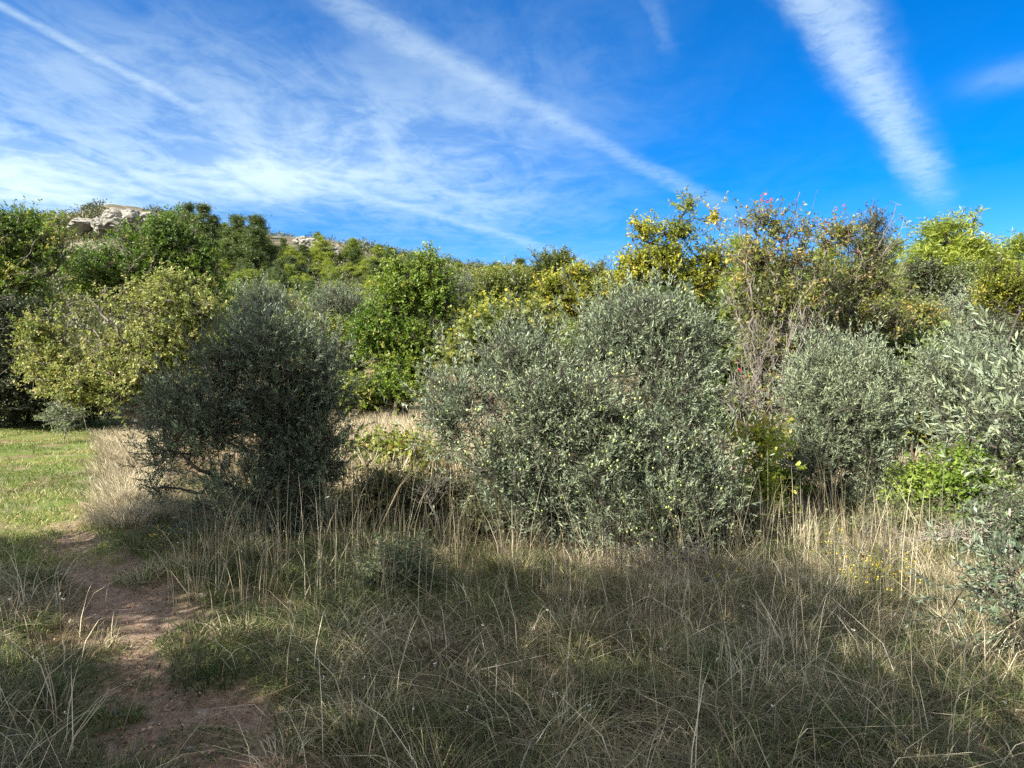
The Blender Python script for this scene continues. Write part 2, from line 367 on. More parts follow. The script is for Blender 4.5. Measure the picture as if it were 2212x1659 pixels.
def ground_mat():
    m, g = new_mat('ground_soil')
    tc = g.node('ShaderNodeTexCoord'); P = tc.outputs['Object']
    n1 = g.noise(P, 1.3, 6, .6); n2 = g.noise(P, 17, 8, .8); n3_ = g.noise(P, 75, 4, .75)
    straw = g.ramp(n2, [(.30, (.055, .042, .022)), (.5, (.12, .095, .05)), (.7, (.21, .165, .09))])
    soil = g.ramp(g.m('ADD', g.m('MULTIPLY', n2, .6), g.m('MULTIPLY', n3_, .4)), [(.32, (.075, .052, .038)), (.45, (.18, .125, .09)), (.57, (.32, .24, .185)), (.68, (.52, .46, .40))])
    lawn = g.ramp(n2, [(.3, (.055, .085, .02)), (.55, (.11, .155, .035)), (.75, (.24, .22, .085))])
    ap = g.node('ShaderNodeAttribute', attribute_name='path'); am = g.node('ShaderNodeAttribute', attribute_name='meadow')
    worn = g.step(g.noise(P, .9, 5, .65), .5, .62)
    c = g.mix(g.m('MULTIPLY', am.outputs['Fac'], 0.9), straw, g.mix(worn, lawn, straw))
    bare = g.m('MULTIPLY', g.step(n1, .48, .6), .6)
    c = g.mix(bare, c, soil); c = g.mix(ap.outputs['Fac'], c, soil)
    b = g.node('ShaderNodeBsdfPrincipled'); g.l.new(c, b.inputs['Base Color']); b.inputs['Roughness'].default_value = .95; b.inputs['Specular IOR Level'].default_value = .1
    bu = g.node('ShaderNodeBump'); bu.inputs['Strength'].default_value = .9; bu.inputs['Distance'].default_value = .03
    g.l.new(g.m('ADD', n2, g.m('MULTIPLY', n3_, .5)), bu.inputs['Height']); g.l.new(bu.outputs[0], b.inputs['Normal'])
    o = g.node('ShaderNodeOutputMaterial'); g.l.new(b.outputs[0], o.inputs[0]); return m
def rock_mat(name, a, b_, c_, sc_):
    m, g = new_mat(name)
    tc = g.node('ShaderNodeTexCoord'); P = tc.outputs['Object']
    n1 = g.noise(P, sc_, 8, .65, .4); n2 = g.noise(P, sc_*5, 6, .7)
    c = g.ramp(g.m('ADD', g.m('MULTIPLY', n1, .65), g.m('MULTIPLY', n2, .35)), [(.35, a), (.5, b_), (.65, c_)])
    b = g.node('ShaderNodeBsdfPrincipled'); g.l.new(c, b.inputs['Base Color']); b.inputs['Roughness'].default_value = .9
    bu = g.node('ShaderNodeBump'); bu.inputs['Strength'].default_value = .8; bu.inputs['Distance'].default_value = .15/sc_
    g.l.new(g.m('ADD', n1, g.m('MULTIPLY', n2, .5)), bu.inputs['Height']); g.l.new(bu.outputs[0], b.inputs['Normal'])
    o = g.node('ShaderNodeOutputMaterial'); g.l.new(b.outputs[0], o.inputs[0]); return m
M['ground'] = ground_mat()
M['rock'] = rock_mat('limestone', (.065, .062, .05), (.17, .165, .145), (.31, .30, .27), .35)
M['pebble'] = rock_mat('path_stone', (.09, .075, .062), (.17, .145, .12), (.27, .24, .205), 30)
M['hill'] = rock_mat('hill_soil', (.030, .030, .014), (.060, .052, .028), (.20, .18, .14), .12)

# ------------------------------------------------------------------ ground and hill
def sinh_axis(n, c, near, far_lo, far_hi):
    t = np.linspace(-1, 1, n); k = 6.2
    s = np.sinh(k*t)/math.sinh(k)
    return c+np.where(s < 0, s*far_lo, s*far_hi)
def grid_mesh(name, X, Y, Z, mat, attrs=None):
    ny, nx = X.shape
    V = np.stack([X, Y, Z], -1).reshape(-1, 3)
    i = np.arange(ny*nx).reshape(ny, nx)
    Q = np.stack([i[:-1, :-1], i[:-1, 1:], i[1:, 1:], i[1:, :-1]], -1).reshape(-1, 4)
    return mesh(name, V, Q, None, attrs, mat, True)
xa = sinh_axis(460, 0, 0, 900, 900); ya = sinh_axis(460, 4, 0, 300, 1100)
X, Y = np.meshgrid(xa, ya)
far = sstep(Y, 60, 120)
Z = gz(X, np.minimum(Y, 110))*(1-far)+5*far
g_ = link('ground', grid_mesh('ground', X, Y, Z, M['ground'], {'path': path_mask(X, Y).ravel(), 'meadow': meadow_mask(X, Y).ravel()}))
tag(g_, kind='structure')
s_ax = np.linspace(-1.9, 1.9, 420); y_ax = np.concatenate([np.linspace(40, 158, 170), np.linspace(162, 330, 30)])
S_, Y_ = np.meshgrid(s_ax, y_ax); X_ = S_*Y_
h_ = link('hill', grid_mesh('hill', X_, Y_, hz(X_, Y_), M['hill'])); tag(h_, kind='structure')
def surf(x, y):
    return float(np.maximum(gz(x, y) if y < 60 else -9, hz(np.array([x]), np.array([y]))[0] if y > 42 else -9))

# ------------------------------------------------------------------ plants
def clumped(rnd_l, n, rng): return np.clip(rnd_l, 0, 1)
def plant_meshes(base, lobes, rng, mat, bark, twigs, lpt, leaf, twl=0.22, npts=160, trunk=0.08, tip=0.006, up=0.5, out=0.8,
                 shape='lance', shell=0.42, gap=0.0, gsc=1.3, tone=0.5, tvar=0.16, stems=None, bare=0, leaf_spread=0.9, bf=0.35,
                 twr=0.0022, seed=0, clump=1, zmin=None, width=None, wob=.1, tube_k=5, upface=0.5, coff=0.0, cl_n=20, cl_r=None, cl_z=.75):
    """returns trunk mesh and crown mesh"""
    base = np.array(base, float)
    zm = (base[2]+0.12) if zmin is None else zmin
    pts, _, C = sample_lobes(lobes, npts, rng, 0.6, 0, gsc, zm, seed)
    nodes, par = skeleton(base, pts, bf, stems)
    r = radii(nodes, par, tip, trunk)
    nc = max(24, twigs//cl_n)
    CP, ck, C = sample_lobes([(c, np.maximum(r_*.97-(cl_r or twl*.85)*np.array([1, 1, cl_z])*1.0-twl*.25, r_*.38)) for c, r_ in lobes], nc, rng, shell, gap, gsc, zm, seed)
    j = rng.choice(nc, twigs, p=(lambda w: w/w.sum())(rng.uniform(.4, 1.6, nc))); cs = (cl_r if cl_r else twl*.85)*rng.uniform(.6, 1.3, nc)
    P = CP[j]+rng.normal(size=(twigs, 3))*cs[j][:, None]*np.array([1, 1, cl_z]); k = ck[j]
    stray = rng.random(twigs) < .12; P2, k2, _c = sample_lobes(lobes, int(stray.sum()), rng, shell, gap, gsc, zm, seed); P[stray] = P2; k[stray] = k2
    P[:, 2] = np.maximum(P[:, 2], zm+rng.random(twigs)*.1)
    # nearest skeleton node
    near = np.zeros(len(P), int)
    for a in range(0, len(P), 2000):
        near[a:a+2000] = ((P[a:a+2000, None]-nodes[None])**2).sum(2).argmin(1)
    D = nrm(nrm(P-C[k])*out+np.array([0, 0, up])+rng.normal(size=P.shape)*0.35+nrm(P-nodes[near])*.3)
    TL = twl*rng.uniform(.55, 1.25, len(P))*np.where(rng.random(len(P)) < .06, 1.6, 1.0)
    B = P-D*TL[:, None]*.5
    E = P+D*TL[:, None]*.5
    parts = [branch_mesh(nodes, par, r, rng, wob, tube_k)]
    if twr > 0:
        parts.append(tubes(nodes[near], B, np.full(len(P), twr*1.4), np.full(len(P), twr*1.1), 3))
        parts.append(tubes(B, E, np.full(len(P), twr*1.1), np.full(len(P), twr*.5), 3))
    TV, TQ = join(parts)
    tm = mesh('trunk', TV, TQ, None, None, bark, True)
    # leaves
    sel = np.ones(len(P), bool)
    if bare: sel = rng.random(len(P)) > bare
    P, D, TL, B, k = P[sel], D[sel], TL[sel], B[sel], k[sel]
    T = len(P); t = (np.arange(lpt)+rng.random((T, lpt)))/lpt
    LP = (B[:, None]+D[:, None]*(TL[:, None]*t)[..., None]).reshape(-1, 3)
    DD = np.repeat(D, lpt, 0); pr = rdir(len(LP), rng); pr = nrm(pr-DD*(pr*DD).sum(1, keepdims=True))
    LD = nrm(DD*(1-leaf_spread*rng.uniform(.3, 1, len(LP)))[:, None]+pr*leaf_spread)
    LN = nrm(rdir(len(LP), rng)+np.array([0, 0, upface])+pr*-.2)
    LL = leaf*rng.uniform(.5, 1.3, len(LP)); wd = width or {'lance': .24, 'oak': .62, 'round': .8, 'needle': .16}[shape]
    cj = np.random.default_rng(seed+5).normal(size=nc)*tvar*1.25
    v = tone+.0+np.repeat(cj[j[sel]]+rng.normal(size=T)*tvar*.6+(n3(P, gsc*.6, seed+9)-.5)*1.0, lpt)*1.0+rng.normal(size=len(LP))*tvar
    v = np.clip(v+coff, 0.01, .99)
    if shape == 'oak' and leaf > .065:
        V, Q, Tt = lobed_leaf(LP, LD, LN, LL, LL*wd)
        cm = mesh('crown', V, Q, Tt, {'rnd': np.repeat(v, 8)}, mat)
    else:
        V, Q = leaf_quads(LP, LD, LN, LL, LL*wd)
        cm = mesh('crown', V, Q, None, {'rnd': np.repeat(v, 4)}, mat)
    return tm, cm, P, D
def plant(name, label, cat, px, py, d, lobes_px, seed, depth=None, group=None, mat='oak', bark='bark', ybase=None, names=('trunk', 'crown'), **k):
    """lobes as photo ellipses (x, y, rx, ry[, depth offset]); built round the plant's own base"""
    rng = np.random.default_rng(seed)
    b = W(px, py, d); b[2] = gz(b[0], b[1]) if d < 45 else surf(b[0], b[1])
    b[2] -= 0.03
    lobes = []
    for L in lobes_px:
        off = L[4] if len(L) > 4 else 0.0
        dd = d+off; c = W(L[0], L[1], dd); rx = L[2]/1522*dd; rz = L[3]/1522*dd
        ry = (depth if depth else 0.85)*max(rx, rz*.8)
        lobes.append((c-b, np.array([rx, ry, rz])))
    if 'stems' in k and k['stems']:
        k['stems'] = [[W(x, y, d+o)-b for (x, y, o) in st] for st in k['stems']]
    tm, cm, P, D = plant_meshes((0, 0, 0), lobes, rng, M[mat], M[bark], seed=seed % 50, zmin=0.05, **k)
    root = thing(name, label, cat, b, group)
    link(names[0], tm, root); link(names[1], cm, root)
    return root, P, D, rng

# --- foreground olives
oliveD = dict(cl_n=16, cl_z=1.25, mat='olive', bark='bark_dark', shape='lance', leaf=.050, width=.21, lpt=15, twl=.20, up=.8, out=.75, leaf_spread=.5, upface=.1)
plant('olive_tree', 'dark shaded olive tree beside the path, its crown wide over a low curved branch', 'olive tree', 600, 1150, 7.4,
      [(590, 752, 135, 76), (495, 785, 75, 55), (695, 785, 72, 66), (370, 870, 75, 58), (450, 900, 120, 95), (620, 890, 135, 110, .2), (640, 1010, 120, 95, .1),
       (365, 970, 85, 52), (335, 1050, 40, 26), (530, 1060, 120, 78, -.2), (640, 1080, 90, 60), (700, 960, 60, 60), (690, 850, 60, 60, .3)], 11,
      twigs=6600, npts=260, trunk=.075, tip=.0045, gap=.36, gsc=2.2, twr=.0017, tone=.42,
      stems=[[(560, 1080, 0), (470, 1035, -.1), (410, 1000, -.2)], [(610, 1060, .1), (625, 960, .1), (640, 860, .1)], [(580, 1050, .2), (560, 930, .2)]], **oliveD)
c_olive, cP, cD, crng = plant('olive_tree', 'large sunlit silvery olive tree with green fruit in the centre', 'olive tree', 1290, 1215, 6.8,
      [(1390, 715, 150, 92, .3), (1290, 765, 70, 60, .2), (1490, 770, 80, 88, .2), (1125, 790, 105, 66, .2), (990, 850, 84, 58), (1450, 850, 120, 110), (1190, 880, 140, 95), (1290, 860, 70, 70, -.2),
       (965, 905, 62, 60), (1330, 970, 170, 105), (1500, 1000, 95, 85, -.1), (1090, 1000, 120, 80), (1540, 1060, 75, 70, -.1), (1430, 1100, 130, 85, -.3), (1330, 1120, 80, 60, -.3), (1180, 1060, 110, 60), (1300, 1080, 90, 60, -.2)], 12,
      mat='olive_pale', twigs=10800, npts=420, trunk=.085, tip=.0045, gap=.36, gsc=2.1, twr=.0017, tone=.42,  # paler olive leaf colour here also paints in the crown's sunlit brightness
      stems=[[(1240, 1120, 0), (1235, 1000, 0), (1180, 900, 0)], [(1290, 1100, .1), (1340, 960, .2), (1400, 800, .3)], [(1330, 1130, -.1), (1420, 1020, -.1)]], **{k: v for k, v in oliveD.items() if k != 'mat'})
def fruit(root, P, D, rng, n, r):
    sel = rng.choice(len(P), n, replace=False); cl = []
    for j in range(3): cl.append(P[sel]+rng.normal(size=(n, 3))*.05+np.array([0, 0, -.02]))
    C = np.concatenate(cl); k = 6
    ax = nrm(rdir(len(C), rng)*.4+np.array([0, 0, 1.])); a = np.array([[1., 0, 0]]); U = nrm(np.cross(ax, a)); Vv = np.cross(ax, U)
    rings = [(-1.3, .05), (-.7, .85), (.25, 1.0), (1.0, .6), (1.35, .05)]
    V = np.stack([C+ax*h*r+(U*math.cos(2*math.pi*j/k)+Vv*math.sin(2*math.pi*j/k))*w*r for (h, w) in rings for j in range(k)], 1)
    b = (np.arange(len(C))*len(rings)*k)[:, None]; Q = []
    for i in range(len(rings)-1):
        for j in range(k): Q.append(np.concatenate([b+i*k+j, b+i*k+(j+1) % k, b+(i+1)*k+(j+1) % k, b+(i+1)*k+j], 1))
    o = link('fruit', mesh('fruit', V.reshape(-1, 3), np.concatenate(Q), None, {'rnd': np.repeat(rng.random(len(C)), k*len(rings))}, M['fruit'], True), root)
    o['kind'] = 'stuff'
front = np.where(cP[:, 1] < -0.15)[0]
fruit(c_olive, cP[front], cD[front], crng, 150, .0095)
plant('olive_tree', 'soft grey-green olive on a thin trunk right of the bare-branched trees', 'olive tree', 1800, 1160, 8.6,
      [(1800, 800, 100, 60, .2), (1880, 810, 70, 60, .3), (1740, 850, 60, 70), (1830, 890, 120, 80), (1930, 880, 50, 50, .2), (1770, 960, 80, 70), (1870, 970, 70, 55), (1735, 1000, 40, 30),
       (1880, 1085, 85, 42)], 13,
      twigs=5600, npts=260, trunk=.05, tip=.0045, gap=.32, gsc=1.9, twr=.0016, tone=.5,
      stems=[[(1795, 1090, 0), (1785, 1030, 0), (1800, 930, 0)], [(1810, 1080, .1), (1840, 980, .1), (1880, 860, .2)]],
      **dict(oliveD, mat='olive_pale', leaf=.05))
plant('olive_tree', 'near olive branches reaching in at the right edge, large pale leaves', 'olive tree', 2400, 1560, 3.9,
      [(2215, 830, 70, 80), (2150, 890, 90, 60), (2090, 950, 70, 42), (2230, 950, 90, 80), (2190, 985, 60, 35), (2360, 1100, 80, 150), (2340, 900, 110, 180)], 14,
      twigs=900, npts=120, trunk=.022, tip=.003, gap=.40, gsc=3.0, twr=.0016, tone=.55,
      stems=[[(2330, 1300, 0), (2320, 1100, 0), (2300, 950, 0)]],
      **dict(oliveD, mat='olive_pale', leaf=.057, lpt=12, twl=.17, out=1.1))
plant('olive_sprout', 'loose dark olive twigs hanging low at the right edge over dry grass', 'olive shoots', 2290, 1470, 3.7,
      [(2190, 1230, 45, 45), (2120, 1255, 40, 30), (2200, 1320, 40, 40), (2060, 1240, 25, 18), (2235, 1250, 40, 60)], 15, twigs=90, npts=60, trunk=.006, tip=.002, gap=.2, gsc=3, twr=.0015, tone=.35,
      **dict(oliveD, leaf=.055, twl=.16, out=1.2))
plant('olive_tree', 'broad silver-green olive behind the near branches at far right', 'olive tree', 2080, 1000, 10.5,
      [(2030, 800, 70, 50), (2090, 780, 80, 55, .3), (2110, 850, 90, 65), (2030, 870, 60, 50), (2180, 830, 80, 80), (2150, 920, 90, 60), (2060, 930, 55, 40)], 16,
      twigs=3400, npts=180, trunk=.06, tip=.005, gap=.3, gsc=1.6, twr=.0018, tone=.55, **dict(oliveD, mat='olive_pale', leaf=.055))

# --- background olives
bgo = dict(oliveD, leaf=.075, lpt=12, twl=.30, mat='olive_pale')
for i, (lab, px, py, d, lb, tone) in enumerate([
    ('hazy silver olive showing above the dark olive, left of the green oak', 740, 780, 26, [(720, 650, 60, 38), (770, 660, 45, 40), (690, 690, 50, 40)], .5),
    ('pale olive crown standing just above the dark olive', 590, 800, 24, [(560, 645, 55, 35), (600, 670, 60, 50), (530, 680, 50, 40)], .5),
    ('rounded grey olive peeping out right of the green oak crown', 1000, 760, 28, [(1000, 625, 42, 40), (985, 675, 40, 40)], .35),
    ('silvery olive crown below the dark evergreens at right', 2070, 850, 17, [(2075, 690, 60, 38), (2120, 680, 50, 40), (2045, 730, 50, 40)], .65),
    ('small grey olive with woody gaps left of the silvery one', 1990, 880, 15, [(2000, 735, 50, 38), (1985, 775, 50, 35)], .45),
    ('bright olive crown touching the right edge under the yellow tree', 2190, 820, 18, [(2170, 680, 60, 40), (2220, 690, 60, 60), (2160, 740, 60, 40)], .65)]):
    plant('olive_tree', lab, 'olive tree', px, py, d, lb, 40+i, twigs=1700, npts=90, trunk=.09, tip=.008, gap=.3, gsc=.9, twr=.003, tone=tone, **bgo)

# --- oaks and maple on the left
oakD = dict(shape='oak', leaf=.072, lpt=11, twl=.28, up=.25, out=.9, leaf_spread=.9, upface=.6, twr=.003)
plant('oak_tree', 'tall oak with yellowing leaves at the left edge', 'oak tree', 30, 930, 19,
      [(40, 500, 90, 60), (-60, 520, 110, 80), (115, 540, 45, 65), (60, 580, 95, 75), (-40, 640, 130, 100), (125, 475, 16, 22), (70, 665, 60, 50)], 21,
      mat='oak', twigs=5200, npts=200, trunk=.16, tip=.010, gap=.38, gsc=1.2, tone=.74, **oakD)
plant('holm_oak', 'very dark evergreen oak at the left edge below the yellowing oak', 'oak tree', -10, 930, 17.5,
      [(10, 690, 80, 70), (60, 680, 45, 50), (-40, 800, 120, 110), (60, 790, 55, 90), (10, 860, 90, 60), (90, 855, 60, 40)], 22,
      mat='holm', bark='bark_dark', twigs=4200, npts=160, trunk=.13, tip=.01, gap=.22, gsc=1.2, tone=.4, **dict(oakD, leaf=.062))
plant('oak_tree', 'big dark green oak rising behind the yellow-green maple', 'oak tree', 320, 930, 21.5,
      [(215, 565, 70, 50), (300, 512, 60, 32), (380, 505, 75, 50), (420, 560, 60, 60), (250, 600, 110, 75), (350, 580, 100, 80), (450, 620, 50, 55), (175, 590, 45, 55), (480, 660, 40, 50), (390, 680, 80, 60)], 23,
      mat='oak', twigs=7000, npts=300, trunk=.17, tip=.010, gap=.41, gsc=1.1, tone=.5, **oakD)
plant('maple_tree', 'yellow-green maple with branches down to the meadow at left', 'maple tree', 300, 945, 16.5,
      [(85, 715, 48, 42), (130, 690, 60, 45), (215, 665, 80, 50), (330, 645, 100, 50), (425, 680, 55, 55), (120, 790, 75, 50), (230, 750, 100, 60), (355, 745, 90, 70), (190, 830, 90, 45),
       (290, 820, 90, 70), (240, 880, 65, 35), (420, 780, 60, 70), (370, 610, 35, 22)], 24,
      mat='maple', twigs=7400, npts=330, trunk=.10, tip=.008, gap=.42, gsc=1.4, tone=.5, stems=[[(300, 900, 0), (290, 830, 0), (270, 740, 0)]], **oakD)
plant('understory_shrub', 'black-green thicket in the shade under the maple and oaks', 'shrub', 60, 930, 18.5,
      [(40, 870, 70, 40), (130, 870, 60, 40), (200, 880, 50, 30), (-60, 880, 70, 40), (230, 820, 60, 50), (300, 860, 60, 45)], 25,
      mat='holm', bark='bark_dark', twigs=2600, npts=150, trunk=.05, tip=.008, gap=.2, gsc=1.2, tone=.3, **dict(oakD, leaf=.065))
plant('sapling', 'small grey-green sapling alone on the meadow by the maple', 'sapling', 138, 958, 15,
      [(125, 890, 30, 26), (105, 902, 18, 14), (160, 900, 22, 18), (142, 920, 28, 12), (122, 868, 6, 12), (150, 872, 5, 12)], 26,
      mat='grey_shrub', bark='bark_pale', shape='lance', leaf=.05, width=.35, lpt=8, twl=.15, up=.6, out=.8, twigs=250, npts=60, trunk=.012, tip=.003, gap=.3, gsc=3, twr=.0018, tone=.6)

# --- green oak in the middle
plant('young_oak', 'upright bright green oak on two dark stems, rooted in tan grass', 'oak tree', 868, 905, 17,
      [(925, 570, 26, 35), (860, 585, 26, 35), (900, 610, 48, 45), (855, 650, 50, 55), (945, 640, 42, 65), (815, 720, 55, 55), (885, 720, 70, 60), (965, 735, 40, 45), (870, 790, 80, 32), (960, 690, 30, 40), (975, 780, 30, 30)], 31,
      mat='oak_bright', bark='bark_dark', twigs=3900, npts=220, trunk=.085, tip=.008, gap=.40, gsc=1.7, tone=.45,
      stems=[[(862, 860, 0), (866, 800, 0), (868, 700, 0)], [(890, 850, .2), (905, 780, .2), (925, 680, .2)]], **oakD)
plant('young_oak', 'low spreading lime-green bough skirt at the foot of the upright oak', 'oak tree', 845, 905, 16.6,
      [(800, 850, 45, 26), (850, 840, 50, 28), (905, 845, 35, 24), (780, 870, 30, 16), (820, 880, 35, 12)], 32,
      mat='oak_bright', bark='bark_dark', twigs=800, npts=80, trunk=.04, tip=.006, gap=.34, gsc=1.5, tone=.58, **oakD)

# --- terebinths
terD = dict(cl_n=24, cl_r=.14, shape='lance', width=.42, leaf=.070, lpt=10, twl=.26, up=.45, out=.8, leaf_spread=.85, upface=.6, twr=.003)
def galls(root, pts, d, rng_seed, n=9, r=.05):
    rng = np.random.default_rng(rng_seed); b = np.array(root.location); P = []
    for (x, y) in pts:
        c = W(x, y, d)-b; P.append(c+rng.normal(size=(n, 3))*r)
    P = np.concatenate(P); D = rdir(len(P), rng); V, Q = leaf_quads(P, D, rdir(len(P), rng), np.full(len(P), .055), np.full(len(P), .03))
    o = link('red_galls', mesh('red_galls', V, Q, None, {'rnd': np.repeat(rng.random(len(P)), 4)}, M['gall']), root); o['kind'] = 'stuff'
for i, (lab, px, py, d, lb, mat, tone, tw) in enumerate([
    ('olive-green turpentine tree with a few red leaves between oak and yellow trees', 1060, 800, 17, [(1060, 640, 60, 55), (1110, 620, 40, 45), (1030, 690, 50, 45), (1090, 700, 60, 40)], 'tereb', .42, 1900),
    ('yellow turpentine tree above the middle olive, shoulder high', 1220, 800, 15, [(1195, 630, 52, 50), (1265, 645, 50, 48), (1145, 680, 36, 34), (1245, 595, 34, 30)], 'yellow', .42, 1900),
    ('thin-topped green-grey turpentine tree standing behind the yellow one', 1225, 760, 20, [(1180, 575, 30, 30), (1215, 560, 26, 26), (1290, 590, 30, 30), (1150, 600, 26, 30)], 'tereb', .5, 900),
    ('tall golden turpentine tree right of centre, sky showing between its tufts', 1430, 820, 12.5, [(1390, 505, 34, 34), (1375, 570, 44, 45), (1440, 570, 60, 50), (1500, 610, 60, 42), (1490, 440, 22, 16), (1545, 470, 16, 8), (1470, 500, 28, 32), (1540, 560, 45, 45), (1350, 610, 40, 40)], 'yellow', .42, 1700)]):
    r_, *_x = plant('turpentine_tree', lab, 'turpentine tree', px, py, d, lb, 50+i, mat=mat, bark='bark_dark', twigs=tw, npts=150, trunk=.09, tip=.007, gap=.36, gsc=1.4, tone=tone, **terD)
    if i == 0: galls(r_, [(1105, 660), (1030, 700)], 16.6, 5)
tang = dict(terD, lpt=9, leaf=.060)
def fanstems(bx, by, tips, seed):
    r_ = random.Random(seed); out = []
    for (tx, ty) in tips:
        o0 = r_.uniform(-.25, .25); o1 = o0*2.2; st = []; fx = bx+r_.uniform(-12, 12); wx = r_.uniform(-14, 14)
        for k in range(1, 8):
            f = k/7; e = f**1.35
            st.append((fx+(tx-fx)*e+wx*math.sin(f*6)*.6+r_.uniform(-4, 4), by+(ty-by)*f, o0+(o1-o0)*f))
        out.append(st)
    return out
t1, *_x = plant('turpentine_tree', 'half-bare turpentine tree with pale crooked stems and pink tips against the sky', 'turpentine tree', 1655, 960, 10.2,
      [(1650, 465, 36, 20), (1600, 480, 24, 14), (1725, 412, 10, 8), (1690, 500, 60, 34), (1745, 490, 30, 30), (1640, 560, 70, 50), (1720, 560, 70, 50), (1680, 650, 90, 60), (1610, 640, 50, 60), (1770, 620, 60, 60), (1640, 740, 80, 60), (1650, 850, 60, 60)], 61,
      mat='tereb', bark='bark', twigs=1500, npts=260, trunk=.11, tip=.0050, gap=.36, gsc=1.8, tone=.50, bare=.34, bf=.75, wob=.16,
      stems=fanstems(1655, 950, [(1600, 485), (1650, 470), (1690, 505), (1727, 415), (1748, 500), (1568, 590), (1770, 560), (1625, 600)], 4), **tang)
galls(t1, [(1652, 462), (1640, 440), (1690, 520), (1735, 545), (1780, 480), (1600, 800), (1660, 440)], 10.2, 6)
t2, *_x = plant('turpentine_tree', 'leggy turpentine tree with yellow leaf tufts and orange-tinted twigs, right of the half-bare one', 'turpentine tree', 1790, 930, 11.2,
      [(1820, 500, 40, 30), (1780, 520, 40, 34), (1860, 550, 50, 40), (1955, 470, 12, 8), (1938, 440, 10, 7), (1930, 520, 24, 30), (1830, 600, 80, 50), (1910, 610, 50, 50), (1850, 680, 90, 50), (1780, 700, 50, 50), (1930, 700, 50, 50), (1960, 560, 20, 30)], 62,
      mat='tereb', bark='bark', twigs=1400, npts=240, trunk=.10, tip=.0050, gap=.36, gsc=1.8, tone=.58, bare=.34, bf=.75, wob=.16,
      stems=fanstems(1800, 920, [(1822, 490), (1862, 545), (1957, 472), (1938, 442), (1782, 515), (1905, 600), (1985, 620)], 6), **tang)
galls(t2, [(1830, 505), (1812, 460), (1790, 500), (1850, 545)], 11.2, 8)
plant('bare_shrub', 'bare thorny grey bush tangled in front of the turpentine stems', 'shrub', 1640, 960, 9.4,
      [(1640, 760, 60, 90), (1600, 850, 60, 80), (1670, 880, 50, 70), (1740, 700, 60, 60)], 63,
      mat='tereb', bark='bark_mid', twigs=350, npts=210, trunk=.04, tip=.0045, gap=.2, gsc=2, tone=.4, bare=.9, bf=.9, wob=.15, **tang)
plant('juniper', 'narrow dark juniper spire among the turpentine trees', 'juniper', 1885, 700, 13,
      [(1880, 455, 13, 20), (1882, 490, 22, 30), (1882, 540, 28, 40), (1888, 600, 32, 50)], 64, mat='holm', bark='bark', shape='lance', leaf=.05, width=.3, lpt=10, twl=.2, up=1.0, out=.5,
      twigs=900, npts=80, trunk=.05, tip=.006, gap=.3, gsc=1.6, twr=.003, tone=.75)
plant('turpentine_tree', 'yellow-orange turpentine tree at the right edge beneath the pines', 'turpentine tree', 2170, 800, 15,
      [(2160, 570, 40, 30), (2185, 610, 50, 40), (2140, 640, 40, 40), (2210, 660, 50, 40), (2150, 610, 40, 36)], 65, mat='yellow', bark='bark_dark', twigs=1100, npts=110, trunk=.028, tip=.006, gap=.36, gsc=1.6, tone=.35, **terD)
plant('turpentine_tree', 'low turpentine bush turning orange beside the leggy one', 'turpentine tree', 1975, 830, 13,
      [(1960, 690, 40, 40), (1990, 680, 40, 30), (1950, 740, 40, 40)], 66, mat='tereb', bark='bark', twigs=900, npts=90, trunk=.04, tip=.006, gap=.36, gsc=1.6, tone=.58, **terD)

